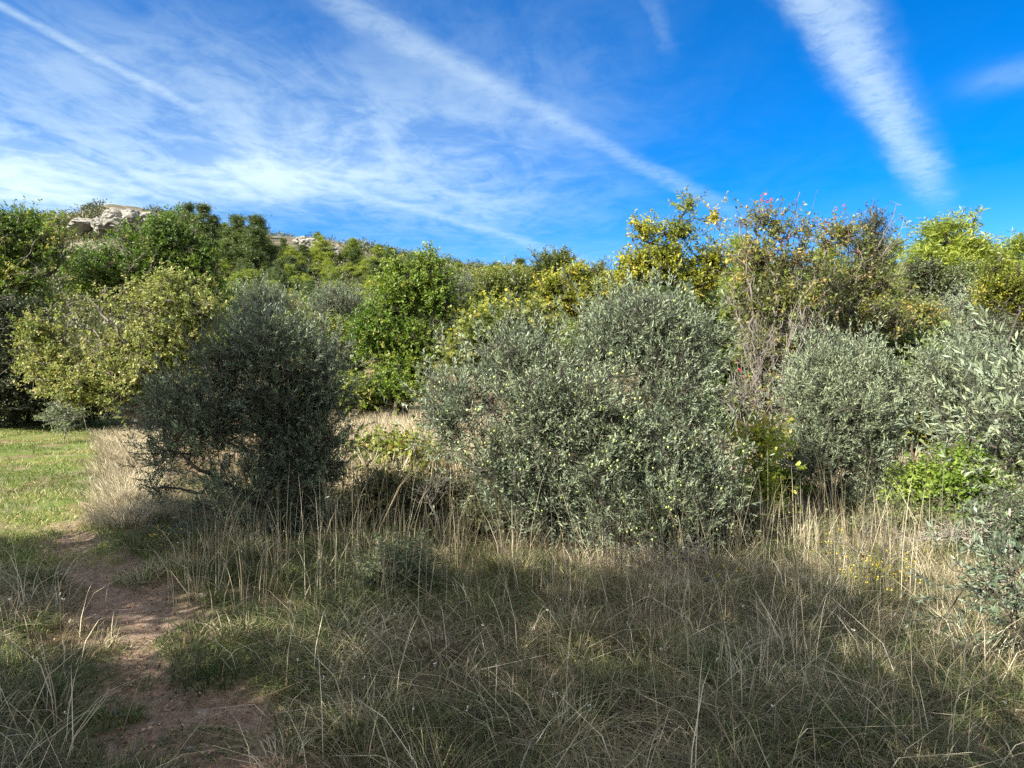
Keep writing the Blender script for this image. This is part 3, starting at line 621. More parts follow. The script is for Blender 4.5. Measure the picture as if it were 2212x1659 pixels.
# --- evergreen shrubs filling the middle distance
midD = dict(shape='round', leaf=.075, lpt=9, twl=.3, up=.3, out=.9, leaf_spread=.9, upface=.5, twr=.003)
mids = [
 ('dark evergreen oak bush below the right pines', 2000, 800, 26, [(1990, 600, 60, 45), (2040, 620, 60, 45), (1990, 660, 60, 45)], 'holm', .75, 2300),
 ('rounded evergreen oak bush left of the right-edge yellow tree', 2100, 800, 27, [(2090, 600, 55, 40), (2130, 620, 50, 45), (2080, 655, 60, 40)], 'shrub', .25, 2300),
 ('deep green bush under the leggy turpentine tree', 1960, 860, 11.5, [(1965, 775, 40, 35), (1990, 800, 30, 30)], 'shrub', .4, 900),
 ('bright evergreen bush wedged within the bare stems', 1760, 900, 13, [(1700, 630, 40, 40), (1760, 660, 50, 45), (1830, 630, 40, 34)], 'shrub', .6, 1000),
 ('dull evergreen thicket behind the bare stems', 1800, 900, 14.5, [(1640, 700, 70, 70), (1750, 740, 80, 70), (1860, 720, 80, 70), (1700, 820, 80, 60)], 'twiggy', .25, 2000),
 ('low green oak scrub behind the dark olive, left', 640, 830, 21, [(640, 720, 60, 40), (720, 730, 50, 45), (690, 770, 60, 35)], 'oak_tan', .45, 2200),
 ('tan-green bush between dark olive and green oak', 740, 860, 19, [(740, 790, 36, 26), (700, 820, 36, 22), (765, 760, 24, 24)], 'twiggy', .35, 1100),
 ('yellow-green broom patch on the bank left of the oak stems', 720, 880, 16, [(715, 850, 30, 12), (760, 845, 24, 12)], 'oak_bright', .7, 500),
 ('green bush below the yellow turpentine tree', 1080, 830, 13, [(1070, 720, 50, 34), (1020, 760, 40, 30), (1130, 700, 40, 30)], 'tereb', .45, 1500),
 ('yellowing bush hugging the middle olive top', 1050, 830, 14, [(1050, 705, 40, 20), (1090, 690, 30, 20)], 'yellow', .4, 600),
 ('shaded bush just behind the gap of the two olives', 860, 960, 11, [(830, 985, 36, 16), (885, 990, 30, 14)], 'oak_tan', .4, 380),
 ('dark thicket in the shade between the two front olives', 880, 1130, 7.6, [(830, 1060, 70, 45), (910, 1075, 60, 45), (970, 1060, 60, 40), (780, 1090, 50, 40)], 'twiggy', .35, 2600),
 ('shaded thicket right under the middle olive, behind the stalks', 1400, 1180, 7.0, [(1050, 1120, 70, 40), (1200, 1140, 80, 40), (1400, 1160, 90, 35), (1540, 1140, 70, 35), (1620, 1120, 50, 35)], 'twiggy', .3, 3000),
 ('pale leafy shrub in the tall stalks before the thicket', 840, 1290, 5.4, [(860, 1210, 50, 28), (810, 1240, 40, 28), (890, 1230, 35, 30), (840, 1260, 45, 20)], 'grey_shrub', .6, 620),
 ('vivid green clematis bush at right behind dead twigs', 2090, 1110, 7.8, [(2100, 1010, 50, 36), (2070, 1050, 45, 40), (2120, 1060, 45, 38), (2085, 1095, 40, 16)], 'bright', .38, 1200),
 ('lime yellow ivy column at the foot of the bare trees', 1640, 1125, 7.6, [(1645, 950, 12, 24), (1638, 1000, 13, 26), (1640, 1050, 20, 26), (1632, 1095, 28, 18)], 'lime', .62, 620),
 ('fresh green ivy creeping round the ivy column', 1680, 1125, 8.7, [(1680, 1050, 24, 30), (1700, 1095, 30, 20), (1600, 1000, 14, 30)], 'bright', .45, 700),
 ('loose yellow-green creeper between olive and green bush', 1990, 1120, 8.3, [(1985, 1040, 30, 40), (2010, 1000, 24, 30), (1960, 1080, 30, 26)], 'bright', .7, 480),
 ('dull grey-leaved bush below the near olive', 2170, 1230, 6.4, [(2180, 1120, 50, 60), (2210, 1180, 40, 40), (2150, 1160, 40, 35)], 'grey_shrub', .4, 1100),
 ('twiggy brown-green bush in front of the slender olive', 1860, 1190, 7.4, [(1700, 1150, 50, 26), (1800, 1160, 60, 24), (1900, 1150, 60, 26), (1980, 1140, 50, 24)], 'twiggy', .4, 1500),
 ('bushy tan thicket behind the slender olive', 1960, 1000, 12, [(1950, 920, 60, 30), (2020, 940, 50, 30), (1920, 900, 40, 30)], 'oak_tan', .55, 1200),
 ('dark green scrub behind the middle olive', 1560, 900, 13, [(1540, 730, 40, 50), (1580, 800, 40, 50), (1560, 880, 50, 50)], 'shrub', .3, 1300),
]
for i, (lab, px, py, d, lb, mat, tone, tw) in enumerate(mids):
    near = d < 9.5
    kk = dict(midD); 
    if near: kk.update(leaf=.034 if mat not in ('bright', 'lime') else .045, twl=.16, twr=.0016, lpt=8)
    if mat == 'twiggy' and near: kk.update(lpt=6, leaf=.028)
    if mat == 'grey_shrub': kk.update(shape='lance', width=.4)
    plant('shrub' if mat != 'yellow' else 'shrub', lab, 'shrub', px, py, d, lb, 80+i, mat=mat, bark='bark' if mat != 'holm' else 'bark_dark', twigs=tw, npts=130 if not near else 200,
          trunk=.014 if near else .02, tip=.0028 if near else .007, gap=.32, gsc=1.4 if not near else 2.5, tone=tone, **kk)

# --- more distant broadleaf crowns closing the gaps
for i, (lab, px, py, d, lb, mat, tone) in enumerate([
    ('green oak crown on the lower slope left of the upright oak', 640, 800, 34, [(560, 668, 55, 26), (640, 672, 55, 26), (600, 695, 70, 34)], 'oak', .75),
    ('grey-green oak crown on the lower slope above the silver olive', 720, 800, 36, [(700, 660, 45, 24), (760, 660, 45, 26), (780, 685, 50, 32)], 'oak_bright', .2),
    ('mixed oak crown right of the upright oak, distant', 1050, 780, 34, [(1040, 600, 50, 26), (1100, 600, 50, 26), (1080, 640, 60, 40)], 'oak_tan', .45),
    ('dense oak crown behind the golden turpentine tree', 1380, 760, 30, [(1330, 655, 55, 34), (1420, 650, 55, 34), (1500, 650, 55, 40), (1250, 660, 50, 34)], 'oak', .45),
    ('oak crown seen between maple and dark olive', 500, 800, 28, [(500, 650, 45, 40), (540, 700, 60, 50)], 'oak', .5)]):
    plant('oak_tree', lab, 'oak tree', px, py, d, lb, 130+i, mat=mat, bark='bark', twigs=1900, npts=90, trunk=.12, tip=.012, gap=.34, gsc=.9, tone=tone, **dict(oakD, leaf=.12, lpt=8, twl=.4, twr=.005))

# ------------------------------------------------------------------ pines
def pine_meshes(seed, H, wide, dark=False, tufts=2600, tone=.5):
    rng = np.random.default_rng(seed); lobes = []
    n = 15
    for j in range(n):
        f = (j+.5)/n; z = H*(.30+.62*f); rr = wide*(1.0-f)**.6*rng.uniform(.35, .95)*.72
        a = j*2.4+rng.uniform(-.5, .5); s = wide*rng.uniform(.24, .40)*(1.12-.55*f)
        lobes.append((np.array([rr*math.cos(a), rr*math.sin(a), z]), np.array([s, s, s*.62])))
    lobes.append((np.array([0, 0, H*.92]), np.array([wide*.24, wide*.24, H*.08])))
    return plant_meshes((0, 0, 0), lobes, rng, M['pine_dark' if dark else 'pine'], M['bark_dark'], tufts, 9, H*.036, twl=H*.05, npts=90, trunk=H*.017, tip=.02, up=.9, out=.7,
                        shape='needle', width=.16, shell=.38, gap=.30, gsc=3.0/H*2, tone=tone, tvar=.14, stems=[[(0.02*H, 0, H*.25), (0, .02*H, H*.5), (0, 0, H*.75)]], leaf_spread=.8, twr=0, seed=seed % 40, upface=.2)[:2]
pine_var = [pine_meshes(201, 7, 2.9, False, 3600, .5), pine_meshes(202, 6, 2.9, False, 3600, .6), pine_meshes(203, 8, 2.7, True, 2600, .5), pine_meshes(204, 5, 2.4, False, 2000, .4)]
protos = []
def put_pine(v, loc, s, rz, label, group=None, sz=1.0):
    if v < len(protos) and protos[v] is None: pass
    r = thing('pine_tree', label, 'pine tree', loc, group, rz); r.scale = (s, s, s*sz)
    link('trunk', pine_var[v][0], r); link('crown', pine_var[v][1], r); return r
rp = random.Random(5)
def pine_at(px, ptop, d, v, label, H0, s_w=1.0):
    x = (px-1106)/1522*d; z0 = surf(x, d)-.3; top = EYE-(ptop-829.5)/1522*d; s = (top-z0)/H0
    put_pine(v, (x, d, z0), s*s_w, rp.uniform(0, 6), label, None, 1/s_w)
pine_at(2065, 442, 46, 1, 'tall sunlit pine against the sky at upper right', 6.2, 1.15)
pine_at(2020, 470, 48, 0, 'pine leaning into the left flank of the tall right pine', 7.2, 1.15)
pine_at(2120, 500, 47, 1, 'shorter pine on the right flank of the tall right pine', 6.2, 1.15)
pine_at(2200, 500, 52, 0, 'pine cut by the right edge of the picture', 7.2, 1.2)
pine_at(1600, 500, 55, 0, 'pine top glimpsed behind the golden turpentine tree', 7.2, 1.0)
pine_at(1680, 540, 55, 1, 'pine glimpsed behind the half-bare turpentine tree', 6.2, 1.2)
pine_at(1920, 500, 55, 1, 'pine glimpsed behind the juniper spire', 6.2, 1.2)
pine_at(1790, 520, 58, 0, 'pine glimpsed between the two half-bare trees', 7.2, 1.2)
pine_at(408, 434, 118, 2, 'leftmost of the three dark ridge pines right of the rocky summit', 8.2, 1.0)
pine_at(440, 436, 116, 2, 'middle dark ridge pine right of the rocky summit', 8.2, 1.2)
pine_at(462, 462, 118, 2, 'small dark ridge pine, last of three right of the summit', 8.2, 1.0)
pine_at(512, 460, 112, 2, 'left one of the tall pine pair on the ridge', 8.2, 1.3)
pine_at(553, 460, 108, 2, 'right one of the tall pine pair on the ridge, tallest', 8.2, 1.3)
pine_at(372, 452, 120, 0, 'feathery pine nearest the rocky summit', 7.2, 1.1)
pine_at(762, 512, 130, 0, 'lone round pine on the falling ridge above the silver olive', 7.2, 1.3)
pine_at(1068, 568, 75, 1, 'flat-topped pine low on the ridge right of the green oak', 6.2, 1.3)
pine_at(1045, 575, 78, 1, 'small pine left of the flat-topped one', 6.2, 1.0)
n = 0
taken = []
while n < 190:
    d = rp.uniform(52, 148)**1.0; px = rp.uniform(440, 880) if rp.random() < .6 else rp.uniform(880, 2300)
    if px < 480 and d > 100: continue
    if d > 128 and rp.random() < .75: continue
    x = (px-1106)/1522*d
    if any((x-a)**2+(d-b)**2 < 9 for a, b in taken): continue
    taken.append((x, d)); v = rp.choice([0, 1, 1, 3, 3, 1, 2]); s = rp.uniform(.75, 1.2)
    put_pine(v, (x, d, surf(x, d)-.3), s, rp.uniform(0, 6.28), 'pine among the sunlit pine wood covering the far hillside', 'pines of the far hillside wood', rp.uniform(.55, .8)); n += 1

n = 0
while n < 42:
    d = rp.uniform(84, 122); px = rp.uniform(335, 640); x = (px-1106)/1522*d
    if any((x-a)**2+(d-b)**2 < 7 for a, b in taken): continue
    taken.append((x, d)); s = rp.uniform(.42, .75)
    put_pine(2, (x, d, surf(x, d)-.3), s, rp.uniform(0, 6.28), 'small dark pine on the upper slope beneath the ridge pines', 'dark pines under the ridge'); n += 1

# --- scrub cushions on the hill: one uncountable mass
def hill_scrub():
    rng = np.random.default_rng(77); N = 5600
    d = rng.uniform(55, 156, N); px = rng.uniform(-250, 2450, N); x = (px-1106)/1522*d; z = hz(x, d)
    ok = n3(np.stack([x, d, z*0], 1), .06, 3) > .33; x, d, z, px = x[ok], d[ok], z[ok], px[ok]
    crag = (px > 222) & (px < 318) & (d > 121); x, d, z = x[~crag], d[~crag], z[~crag]
    n_ = len(x); rad = rng.uniform(.7, 2.5, n_)**1.0
    k = 95; u = rdir(n_*k, rng); u[:, 2] = np.abs(u[:, 2])
    C = np.repeat(np.stack([x, d, z], 1), k, 0); rr = np.repeat(rad, k)*(rng.random(n_*k)**.3)
    P = C+u*rr[:, None]*np.array([1, 1, .85])*(1+.35*(n3(C+u*2, 1.3, 4)[:, None]-.5)*2)
    D = nrm(u+rng.normal(size=u.shape)*.5+np.array([0, 0, .4])); V, Q = leaf_quads(P, D, rdir(len(P), rng), rng.uniform(.28, .55, len(P)), rng.uniform(.14, .26, len(P)))
    v = np.clip(np.repeat(rng.uniform(.1, .9, n_), k)+rng.normal(size=n_*k)*.12, 0, 1)
    tag(link('hill_scrub', mesh('hill_scrub', V, Q, None, {'rnd': np.repeat(v, 4)}, M['scrub'])), kind='stuff', label='low evergreen scrub covering the rocky hillside', cat='scrub')
hill_scrub()

# --- limestone
def rock(name, label, c, r, seed, group=None, mat='rock', sub=5, rough=.35, rz=0., tilt=0., cat='rock'):
    rng = np.random.default_rng(seed); bm_n = 2**sub
    import bmesh
    bm = bmesh.new(); bmesh.ops.create_icosphere(bm, subdivisions=min(sub, 5), radius=1)
    me = bpy.data.meshes.new(name); bm.to_mesh(me); bm.free()
    V = np.zeros(len(me.vertices)*3); me.vertices.foreach_get('co', V); V = V.reshape(-1, 3)
    f = 0
    for o, a in ((1.1, 1.0), (2.3, .55), (5.0, .3), (11, .16)): f = f+a*(n3(V+seed*3.1, o, seed % 9)-.5)
    f2 = np.abs(n3(V+seed, 2.2, 5)-.5)
    V = V*(1+rough*f*1.6-rough*.9*np.clip(.06-f2, 0, 1)*5)[:, None]*np.array(r)
    me.vertices.foreach_set('co', V.ravel().astype(np.float32)); me.materials.append(M[mat])
    o = link(name, me, None, c); o.rotation_euler = (tilt, 0, rz); tag(o, label, cat, group); return o
cd = 128
rock('limestone_crag', 'pale bulging limestone crag at the hill summit', W(262, 480, cd), (2.4, 3.0, 2.3), 3, rough=.5)
rock('limestone_crag', 'overhanging limestone boulder on the summit with a dark pit', W(285, 469, cd-1.5), (1.5, 1.8, 1.25), 5, rough=.35)
rock('limestone_crag', 'slanting grey limestone slab left below the summit boulder', W(226, 486, cd-1), (2.1, 2.4, 1.7), 9, rough=.55)
rock('limestone_crag', 'broken limestone ledge right of the summit boulder', W(318, 474, cd), (2.2, 2.0, 1.2), 12, rough=.6)
rock('limestone_crag', 'low grey limestone outcrop left of the summit, half in scrub', W(180, 486, cd), (2.8, 2.4, 1.1), 13, rough=.6)
for i, (px, py, s, lb) in enumerate([(650, 516, 1.3, 'first white rock on the falling ridge right of the pine pair'), (668, 522, 1.6, 'broad white rock on the falling ridge'), (690, 528, 1.6, 'craggy white rock midway along the falling ridge'),
                                     (708, 536, 1.3, 'white rock just below the falling ridge line'), (724, 545, 1.5, 'lowest white rock of the falling ridge'), (675, 538, 1.1, 'small white rock in scrub under the ridge rocks')]):
    dd = 138; x = (px-1106)/1522*dd; rock('limestone_rock', lb, W(px, py+5, dd), (s*1.1, s, s*.6), 30+i, 'white rocks on the falling ridge', rough=.8, sub=4)
# path stones
for i, (px, py, s, lb) in enumerate([(445, 1282, .05, 'largest grey stone half sunk at the right rim of the bare path'), (368, 1302, .028, 'small pale stone left of the largest one in the path')]):
    d = EYE*1522/(py-829.5); c = W(px, py, d); c[2] = gz(c[0], c[1])-.006; rock('path_stone', lb, c, (s*1.3, s*.7, s*.35), 50+i, None, 'pebble', 3, .8)
rq = random.Random(3)
for i in range(26):
    t = rq.uniform(2.4, 6.2); cx_ = np.interp(t, PATH[:, 1], PATH[:, 0])+rq.uniform(-.3, .3); s_ = rq.uniform(.010, .024)
    rock('path_stone', 'pebble-sized stone among chips on the bare path', (cx_, t, float(gz(cx_, t))), (s_*1.3, s_, s_*.5), 60+i, 'pebbles on the bare path', 'pebble', 2, .7, rq.uniform(0, 6), cat='pebble')

# ------------------------------------------------------------------ stakes
def stake(label, px, py, d, h, r):
    b = W(px, py, d); b[2] = gz(b[0], b[1])-.05
    z = np.linspace(0, h, 7); rr = np.full(7, r)*np.array([1, 1, .98, .97, .95, .93, .8]); k = 8
    V = [np.array([b_*1.0 for b_ in (rr[i]*math.cos(2*math.pi*j/k)+.01*math.sin(i), rr[i]*math.sin(2*math.pi*j/k), z[i])]) for i in range(7) for j in range(k)]
    Q = [[i*k+j, i*k+(j+1) % k, (i+1)*k+(j+1) % k, (i+1)*k+j] for i in range(6) for j in range(k)]
    V.append(np.array([.0, 0, h+.004])); T = [[6*k+j, 6*k+(j+1) % k, len(V)-1] for j in range(k)]
    tag(link('wooden_stake', mesh('wooden_stake', np.array(V), Q, T, None, M['bark_pale']), None, b), label, 'stake')
stake('short weathered wooden stake beside the slender olive', 1732, 1145, 8.0, .36, .018)
stake('thin wooden stake among bushes at the right edge', 2182, 1150, 6.2, .62, .012)

# ------------------------------------------------------------------ grass
def blades(P, H, Wd, lean, ang, rnd, curl=1.0):
    """three-segment blades; lean = horizontal reach as a share of height"""
    n = len(P); c, s = np.cos(ang), np.sin(ang); D = np.stack([c, s, 0*c], 1); S = np.stack([-s, c, 0*c], 1)
    a2 = rs.uniform(0, 6.28, n); S = np.stack([np.cos(a2), np.sin(a2), 0*c], 1)
    V = []
    for t, w in ((0, 1.0), (.4, .9), (.75, .6)):
        p = P+D*(H*lean*t**(1+curl))[:, None]; p = p+np.array([0, 0, 1.])*(H*t*(1-.35*np.clip(lean, 0, 1.6)*t))[:, None]
        V += [p+S*(Wd*w*.5)[:, None], p-S*(Wd*w*.5)[:, None]]
    V.append(P+D*(H*lean)[:, None]+np.array([0, 0, 1.])*(H*(1-.42*np.clip(lean, 0, 1.8)))[:, None])
    V = np.stack(V, 1).reshape(-1, 3); b = (np.arange(n)*7)[:, None]
    Q = np.concatenate([b+np.array([[0, 1, 3, 2]]), b+np.array([[2, 3, 5, 4]])]); T = b+np.array([[4, 5, 6]])
    return V, Q, T, np.repeat(rnd, 7)
def make_grass(name, label, mat, x, y, H, Wd, lean, rnd, ang=None, cat='grass', curl=1.0):
    P = np.stack([x, y, gz(x, y)-.005], 1); ang = rs.uniform(0, 6.283, len(x)) if ang is None else ang
    V, Q, T, r = blades(P, H, Wd, lean, ang, np.clip(rnd, .01, .99), curl)
    tag(link(name, mesh(name, V, Q, T, {'rnd': r}, M[mat])), label, cat, None, 'stuff')
def fan(n, y0, y1, p=1.0, smax=.80):
    """ground points inside the field of view, denser near"""
    y = y0*(y1/y0)**(rs.random(n)**p); s = rs.uniform(-smax, smax, n); return s*y, y
# ground thatch: short dense mixed grass everywhere off the path
x, y = fan(120000, 1.7, 11.0)
pm, mm = path_mask(x, y), meadow_mask(x, y)
cl = fbm(x*1.6, y*1.6, 3, 31)+.5
gr = fbm(x*.9+40, y*.9, 3, 37)+.5
keep = (rs.random(len(x)) > pm*.965) & (rs.random(len(x)) > mm*.85) & (cl+rs.random(len(x))*.25 > .48)
x, y, cl, gr = x[keep], y[keep], cl[keep], gr[keep]
near = path_dist(x, y)
H = (.09+.26*np.clip(cl, 0, 1)**1.3)*rs.uniform(.5, 1.4, len(x))*(.22+.78*sstep(near, .25, 1.1))
isg = rs.random(len(x)) < np.clip(.45+2.2*(gr-.47)+.28*(x < -1), .05, .95)
rnd = np.clip(rs.beta(1.6, 2.0, len(x))+(fbm(x*1.1, y*1.1, 3, 91))*.9, 0, 1)
for nm, lb, mt, sel in (('green_grass', 'shaded green grass filling the foreground', 'grass', isg), ('dry_grass', 'matted dry straw-coloured grass across the foreground', 'drygrass', ~isg)):
    make_grass(nm, lb, mt, x[sel], y[sel], H[sel], rs.uniform(.0030, .0068, sel.sum())*(.75+y[sel]*.10), rs.uniform(.5, 2.4, sel.sum()), rnd[sel]-(.12 if mt == 'drygrass' else 0))
# meadow
x = rs.uniform(-21, -2.5, 260000); y = 5.6*(24/5.6)**rs.random(260000)
s = x/y; mm = meadow_mask(x, y); keep = (rs.random(len(x)) < mm) & (s > -.80) & (rs.random(len(x)) > path_mask(x, y)*.6)
x, y = x[keep], y[keep]
pt = fbm(x*.5, y*.9, 3, 51)+.5; dry = sstep(pt+rs.normal(size=len(x))*.08, .43, .58); kb = rs.random(len(x)) > sstep(fbm(x*.9, y*1.6, 3, 71), .02, .10)*.93; x, y, pt, dry = x[kb], y[kb], pt[kb], dry[kb]
make_grass('meadow_grass', 'short sunlit green meadow grass at left', 'lawn', x, y, rs.uniform(.03, .075, len(x))*(1+.5*pt), rs.uniform(.004, .008, len(x))*(1+y*.06), rs.uniform(.3, 1.3, len(x)), .25+.28*rs.random(len(x))+dry*.45)
# tussocky medium grass in clumps
def clumps(n, per, xs, ys, rad, Hm, name, label, mat, lean=(.15, .8), tone=.5, w=(.0030, .0062), avoid=True):
    cx, cy = xs, ys
    if avoid: k = (path_mask(cx, cy) < rs.uniform(.03, .32, len(cx))) & (meadow_mask(cx, cy) < .4); cx, cy = cx[k], cy[k]
    m = len(cx); Hm = Hm*(np.where(cx < -.8, .68, .95) if avoid and Hm < .5 else 1.0)*np.ones(m); a = rs.uniform(0, 6.283, (m, per)); r = rad*np.sqrt(rs.random((m, per)))
    x = (cx[:, None]+r*np.cos(a)).ravel(); y = (cy[:, None]+r*np.sin(a)).ravel()
    H = ((Hm*rs.uniform(.55, 1.25, m))[:, None]*rs.uniform(.45, 1.1, (m, per))).ravel()
    t = np.clip(tone+np.repeat(rs.normal(size=m)*.24, per)+rs.normal(size=m*per)*.16, 0, 1)
    make_grass(name, label, mat, x, y, H, rs.uniform(w[0], w[1], m*per)*(.75+y*.08), rs.uniform(lean[0], lean[1], m*per), t, ang=(a.ravel()+rs.normal(size=m*per)*.5))
x, y = fan(620, 2.2, 9.5); clumps(0, 80, x, y, .13, .29, 'tufted_green_grass', 'green and olive grass tufts scattered in the foreground', 'grass', (.3, 1.5), tone=.5)
x, y = fan(520, 2.4, 11); clumps(0, 70, x, y, .12, .28, 'tufted_dry_grass', 'tan and brown dry grass tufts scattered in the foreground', 'drygrass', (.2, 1.3), tone=.34)
x, y = fan(330, 2.3, 6.5); clumps(0, 5, x, y, .2, .62, 'arching_grass', 'long single grass stems arching over the foreground', 'drygrass', (.2, 1.7), .72, (.003, .005))
# tall dry stalks in front of the olives
cx = rs.uniform(-2.6, 4.4, 190); cy = rs.uniform(4.5, 6.8, 190); k = cx/cy < .60
clumps(0, 11, cx[k], cy[k], .15, .92, 'grass_stalks', 'tall thin dry grass stalks standing before the olives', 'drygrass', (.02, .45), .55, (.0022, .0036))
cx = rs.uniform(.2, 3.8, 80); cy = rs.uniform(2.8, 5.0, 80); k = cx/cy < .68
clumps(0, 7, cx[k], cy[k], .16, .70, 'grass_stalks', 'tall dry stalks in the right foreground', 'drygrass', (.02, .5), .6, (.0022, .0036))
# strip of long tan grass between meadow and dark olive
yy = rs.uniform(7.6, 17, 300); ss = -.545+rs.normal(size=300)*.020
clumps(0, 60, ss*yy, yy, .26, .33, 'long_tan_grass', 'long tan grass edging the meadow left of the dark olive', 'drygrass', (.3, 1.3), .62, (.003, .005), False)
# tan bank below the green oak, and behind the olives
yy = rs.uniform(10.5, 17, 420); ss = rs.uniform(-.27, .02, 420)
clumps(0, 95, ss*yy, yy, .33, .46, 'bank_grass', 'pale tan grass bank below the upright green oak', 'drygrass', (.1, .6), .66, (.004, .007), False)
yy = rs.uniform(9, 16, 420); ss = rs.uniform(.1, .74, 420)
clumps(0, 60, ss*yy, yy, .33, .50, 'bank_grass', 'tan grass showing between the olives and shrubs at right', 'drygrass', (.1, .6), .5, (.004, .007), False)
# lit dry grass at the right
xx = rs.uniform(.8, 4.3, 340); yy = rs.uniform(3.7, 6.2, 340)
clumps(0, 80, xx, yy, .16, .26, 'pale_dry_grass', 'sunlit bleached dry grass at lower right', 'drygrass', (.2, 1.2), .58, (.0022, .004))

# leaf litter on the path and below
x, y = fan(12000, 1.9, 8); pm = path_mask(x, y); k = rs.random(len(x)) < .08+pm*.9; x, y = x[k], y[k]
P = np.stack([x, y, gz(x, y)+rs.uniform(.004, .02, len(x))], 1); D = rdir(len(x), rs); D[:, 2] *= .25; D = nrm(D); N = nrm(np.array([0, 0, 1.])+rs.normal(size=P.shape)*.35)
L = rs.uniform(.008, .034, len(x)); V, Q = leaf_quads(P, D, N, L, L*.6, .2)
tag(link('leaf_litter', mesh('leaf_litter', V, Q, None, {'rnd': np.repeat(rs.random(len(x)), 4)}, M['deadleaf'])), 'small dead leaves and chips strewn on the path', 'leaf litter', None, 'stuff')
# twigs of dead brush at right
def brush(label, px, py, d, lobes_px, seed, n=420, bark='bark_pale'):
    rng = np.random.default_rng(seed); b = W(px, py, d); b[2] = gz(b[0], b[1])-.02
    lobes = [(W(a, c, d)-b, np.array([rx/1522*d, rx/1522*d*.7, ry/1522*d])) for a, c, rx, ry in lobes_px]
    pts, _, _ = sample_lobes(lobes, n, rng, .7, 0, 1, .02, 3); nodes, par = skeleton((0, 0, 0), pts, .55); r = radii(nodes, par, .0018, .014)
    V, Q = branch_mesh(nodes, par, r, rng, .16, 4)
    tag(link('dead_brush', mesh('dead_brush', V, Q, None, None, M[bark], True), None, b), label, 'dead brush')
brush('grey dead brush piled before the vivid green bush', 2100, 1210, 6.3, [(2050, 1150, 80, 30), (2150, 1130, 60, 40), (1990, 1160, 50, 20)], 301, 620)
brush('dry arching twigs in the tall grass under the slender olive', 1880, 1230, 5.9, [(1880, 1150, 80, 60), (1800, 1180, 50, 40), (1960, 1180, 50, 40)], 302, 420, 'bark')
brush('pale dead twigs in the gap between the front olives', 960, 1130, 7.0, [(960, 1040, 50, 30), (920, 1060, 50, 30)], 303, 200, 'bark_mid')
brush('dry weed stems under the right half of the middle olive', 1420, 1250, 5.9, [(1400, 1190, 70, 40), (1500, 1190, 70, 40), (1330, 1200, 50, 30)], 304, 420)

# flowering weeds
def weed(label, px, py, d, lobes_px, seed, n_f, mat='flower', fl=.016, hgt=None):
    root, P, D, rng = plant('yellow_flower_plant' if mat == 'flower' else 'weed', label, 'wildflower', px, py, d, lobes_px, seed, mat='shrub', bark='bark', names=('stem', 'leaves'), shape='lance', leaf=.03, width=.3, lpt=4, twl=.10, up=1, out=.4, twigs=n_f, npts=40, trunk=.006, tip=.0018, twr=.0011, gap=0, gsc=3, tone=.7)
    E = P+D*.05; k = rng.random(len(E)) < .6; E = np.repeat(E[k], 3, 0)+rng.normal(size=(k.sum()*3, 3))*.012
    V, Q = leaf_quads(E, rdir(len(E), rng), rdir(len(E), rng), np.full(len(E), fl), np.full(len(E), fl*.8))
    o = link('flowers', mesh('flowers', V, Q, None, {'rnd': np.repeat(rng.random(len(E)), 4)}, M[mat]), root); o['kind'] = 'stuff'
weed('broad patch plant of small yellow flowers in bleached grass at right', 1930, 1300, 5.2, [(1900, 1240, 50, 22), (1960, 1240, 40, 18), (1860, 1260, 30, 18)], 401, 130)
weed('upright yellow-flowered stem by the dry arching twigs', 1790, 1250, 5.8, [(1785, 1195, 14, 26), (1800, 1215, 16, 16)], 402, 30)
weed('little yellow-flowered sprig among stalks below the middle olive', 1545, 1290, 5.3, [(1550, 1235, 12, 20), (1530, 1250, 12, 14)], 403, 18)
weed('orange-yellow weed at the meadow edge by the dark olive', 350, 1110, 8.6, [(345, 1085, 28, 10), (390, 1090, 20, 8)], 404, 60)
weed('bright yellow-green weed tuft beside the path end', 340, 1200, 6.6, [(345, 1175, 30, 14), (320, 1190, 22, 12)], 405, 30)

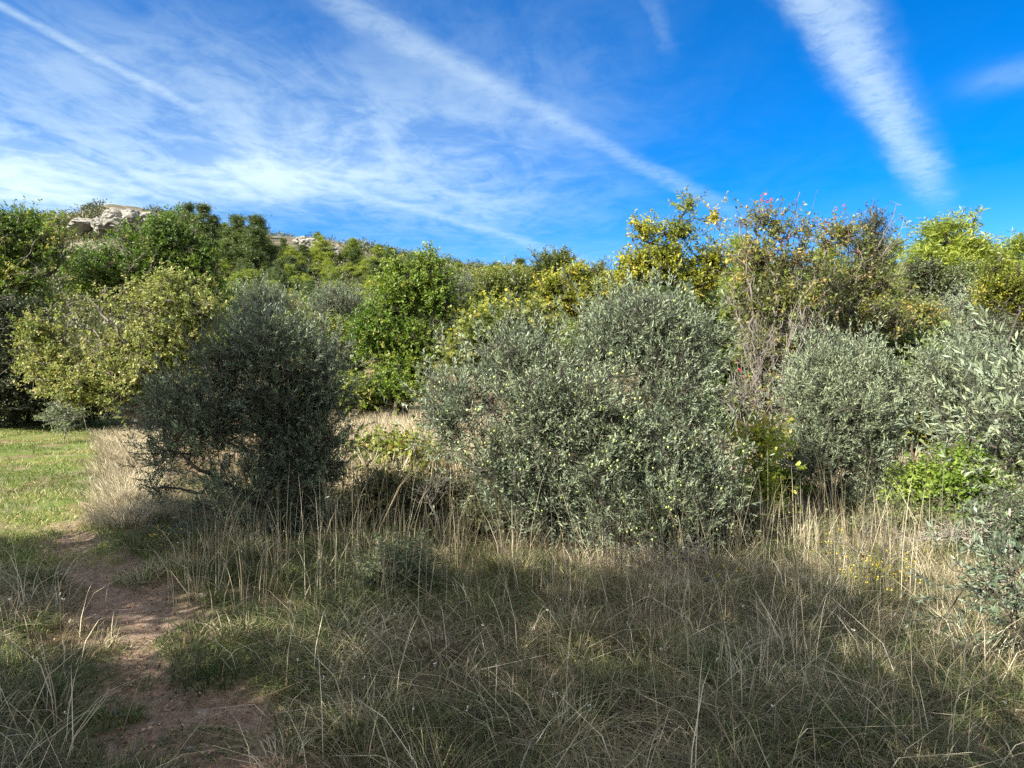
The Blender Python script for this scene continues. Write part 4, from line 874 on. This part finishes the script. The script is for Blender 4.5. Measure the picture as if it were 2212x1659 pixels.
# white seed heads dotted over the foreground
x, y = fan(120, 2.6, 7); k = (path_mask(x, y) < .3) & (meadow_mask(x, y) < .5); x, y = x[k], y[k]
h = rs.uniform(.08, .5, len(x)); P = np.stack([x, y, gz(x, y)+h], 1)
c2 = np.repeat(P, 5, 0)+rs.normal(size=(len(P)*5, 3))*.003; V, Q = leaf_quads(c2, rdir(len(c2), rs), rdir(len(c2), rs), np.full(len(c2), .008), np.full(len(c2), .006))
V2, Q2 = tubes(P-np.array([0, 0, 1.])*h[:, None], P, np.full(len(P), .0012), np.full(len(P), .0008), 3)
V3, Q3 = join([(V, Q), (V2, Q2)])
tag(link('seed_heads', mesh('seed_heads', V3, Q3, None, {'rnd': np.concatenate([np.full(len(V), .8), np.full(len(V2), .05)])}, M['white_flower'])), 'tiny white seed heads dotted over the foreground grass', 'seed heads', None, 'stuff')

# ------------------------------------------------------------------ oaks beside and behind the photographer: they shade the foreground
def shade_tree(label, x, y, H, rad, seed, low=1.6, gap=.36, tw=1900, leaf=.10):
    rng = np.random.default_rng(seed); lobes = []
    for j in range(12):
        a = j*2.4; f = (j+.5)/12; r_ = rad*.62*math.sqrt(1-abs(2*f-1)**2+.05)
        s = rad*rng.uniform(.38, .55); lobes.append((np.array([r_*math.cos(a), r_*math.sin(a), low+s*.6+(H-low-s*1.4)*f]), np.array([s, s, s*.75])))
    tm, cm, *_ = plant_meshes((0, 0, 0), lobes, rng, M['oak'], M['bark'], tw, 8, leaf, twl=.4, npts=120, trunk=.14, tip=.01, up=.25, out=.9, shape='oak', gap=gap, gsc=1.1, twr=.004, seed=seed % 30,
                                stems=[[(0, 0, low*.6), (0, 0, low)]])
    r = thing('oak_tree', label, 'oak tree', (x, y, float(gz(x, y))-.05)); link('trunk', tm, r); link('crown', cm, r)
shade_tree('oak left of the path whose shadow falls on the dark olive', -7.9, 3.4, 7.2, 2.5, 501, gap=.2, tw=3600)
shade_tree('oak behind the viewpoint shading the bare path', -6.2, -1.2, 6.2, 2.4, 502)
shade_tree('oak behind the viewpoint shading the middle foreground', -4.4, 0.5, 6.4, 2.2, 503)
shade_tree('oak just behind the viewpoint, thinly shading the lower right', -2.5, -1.5, 5.8, 2.1, 504, gap=.36)
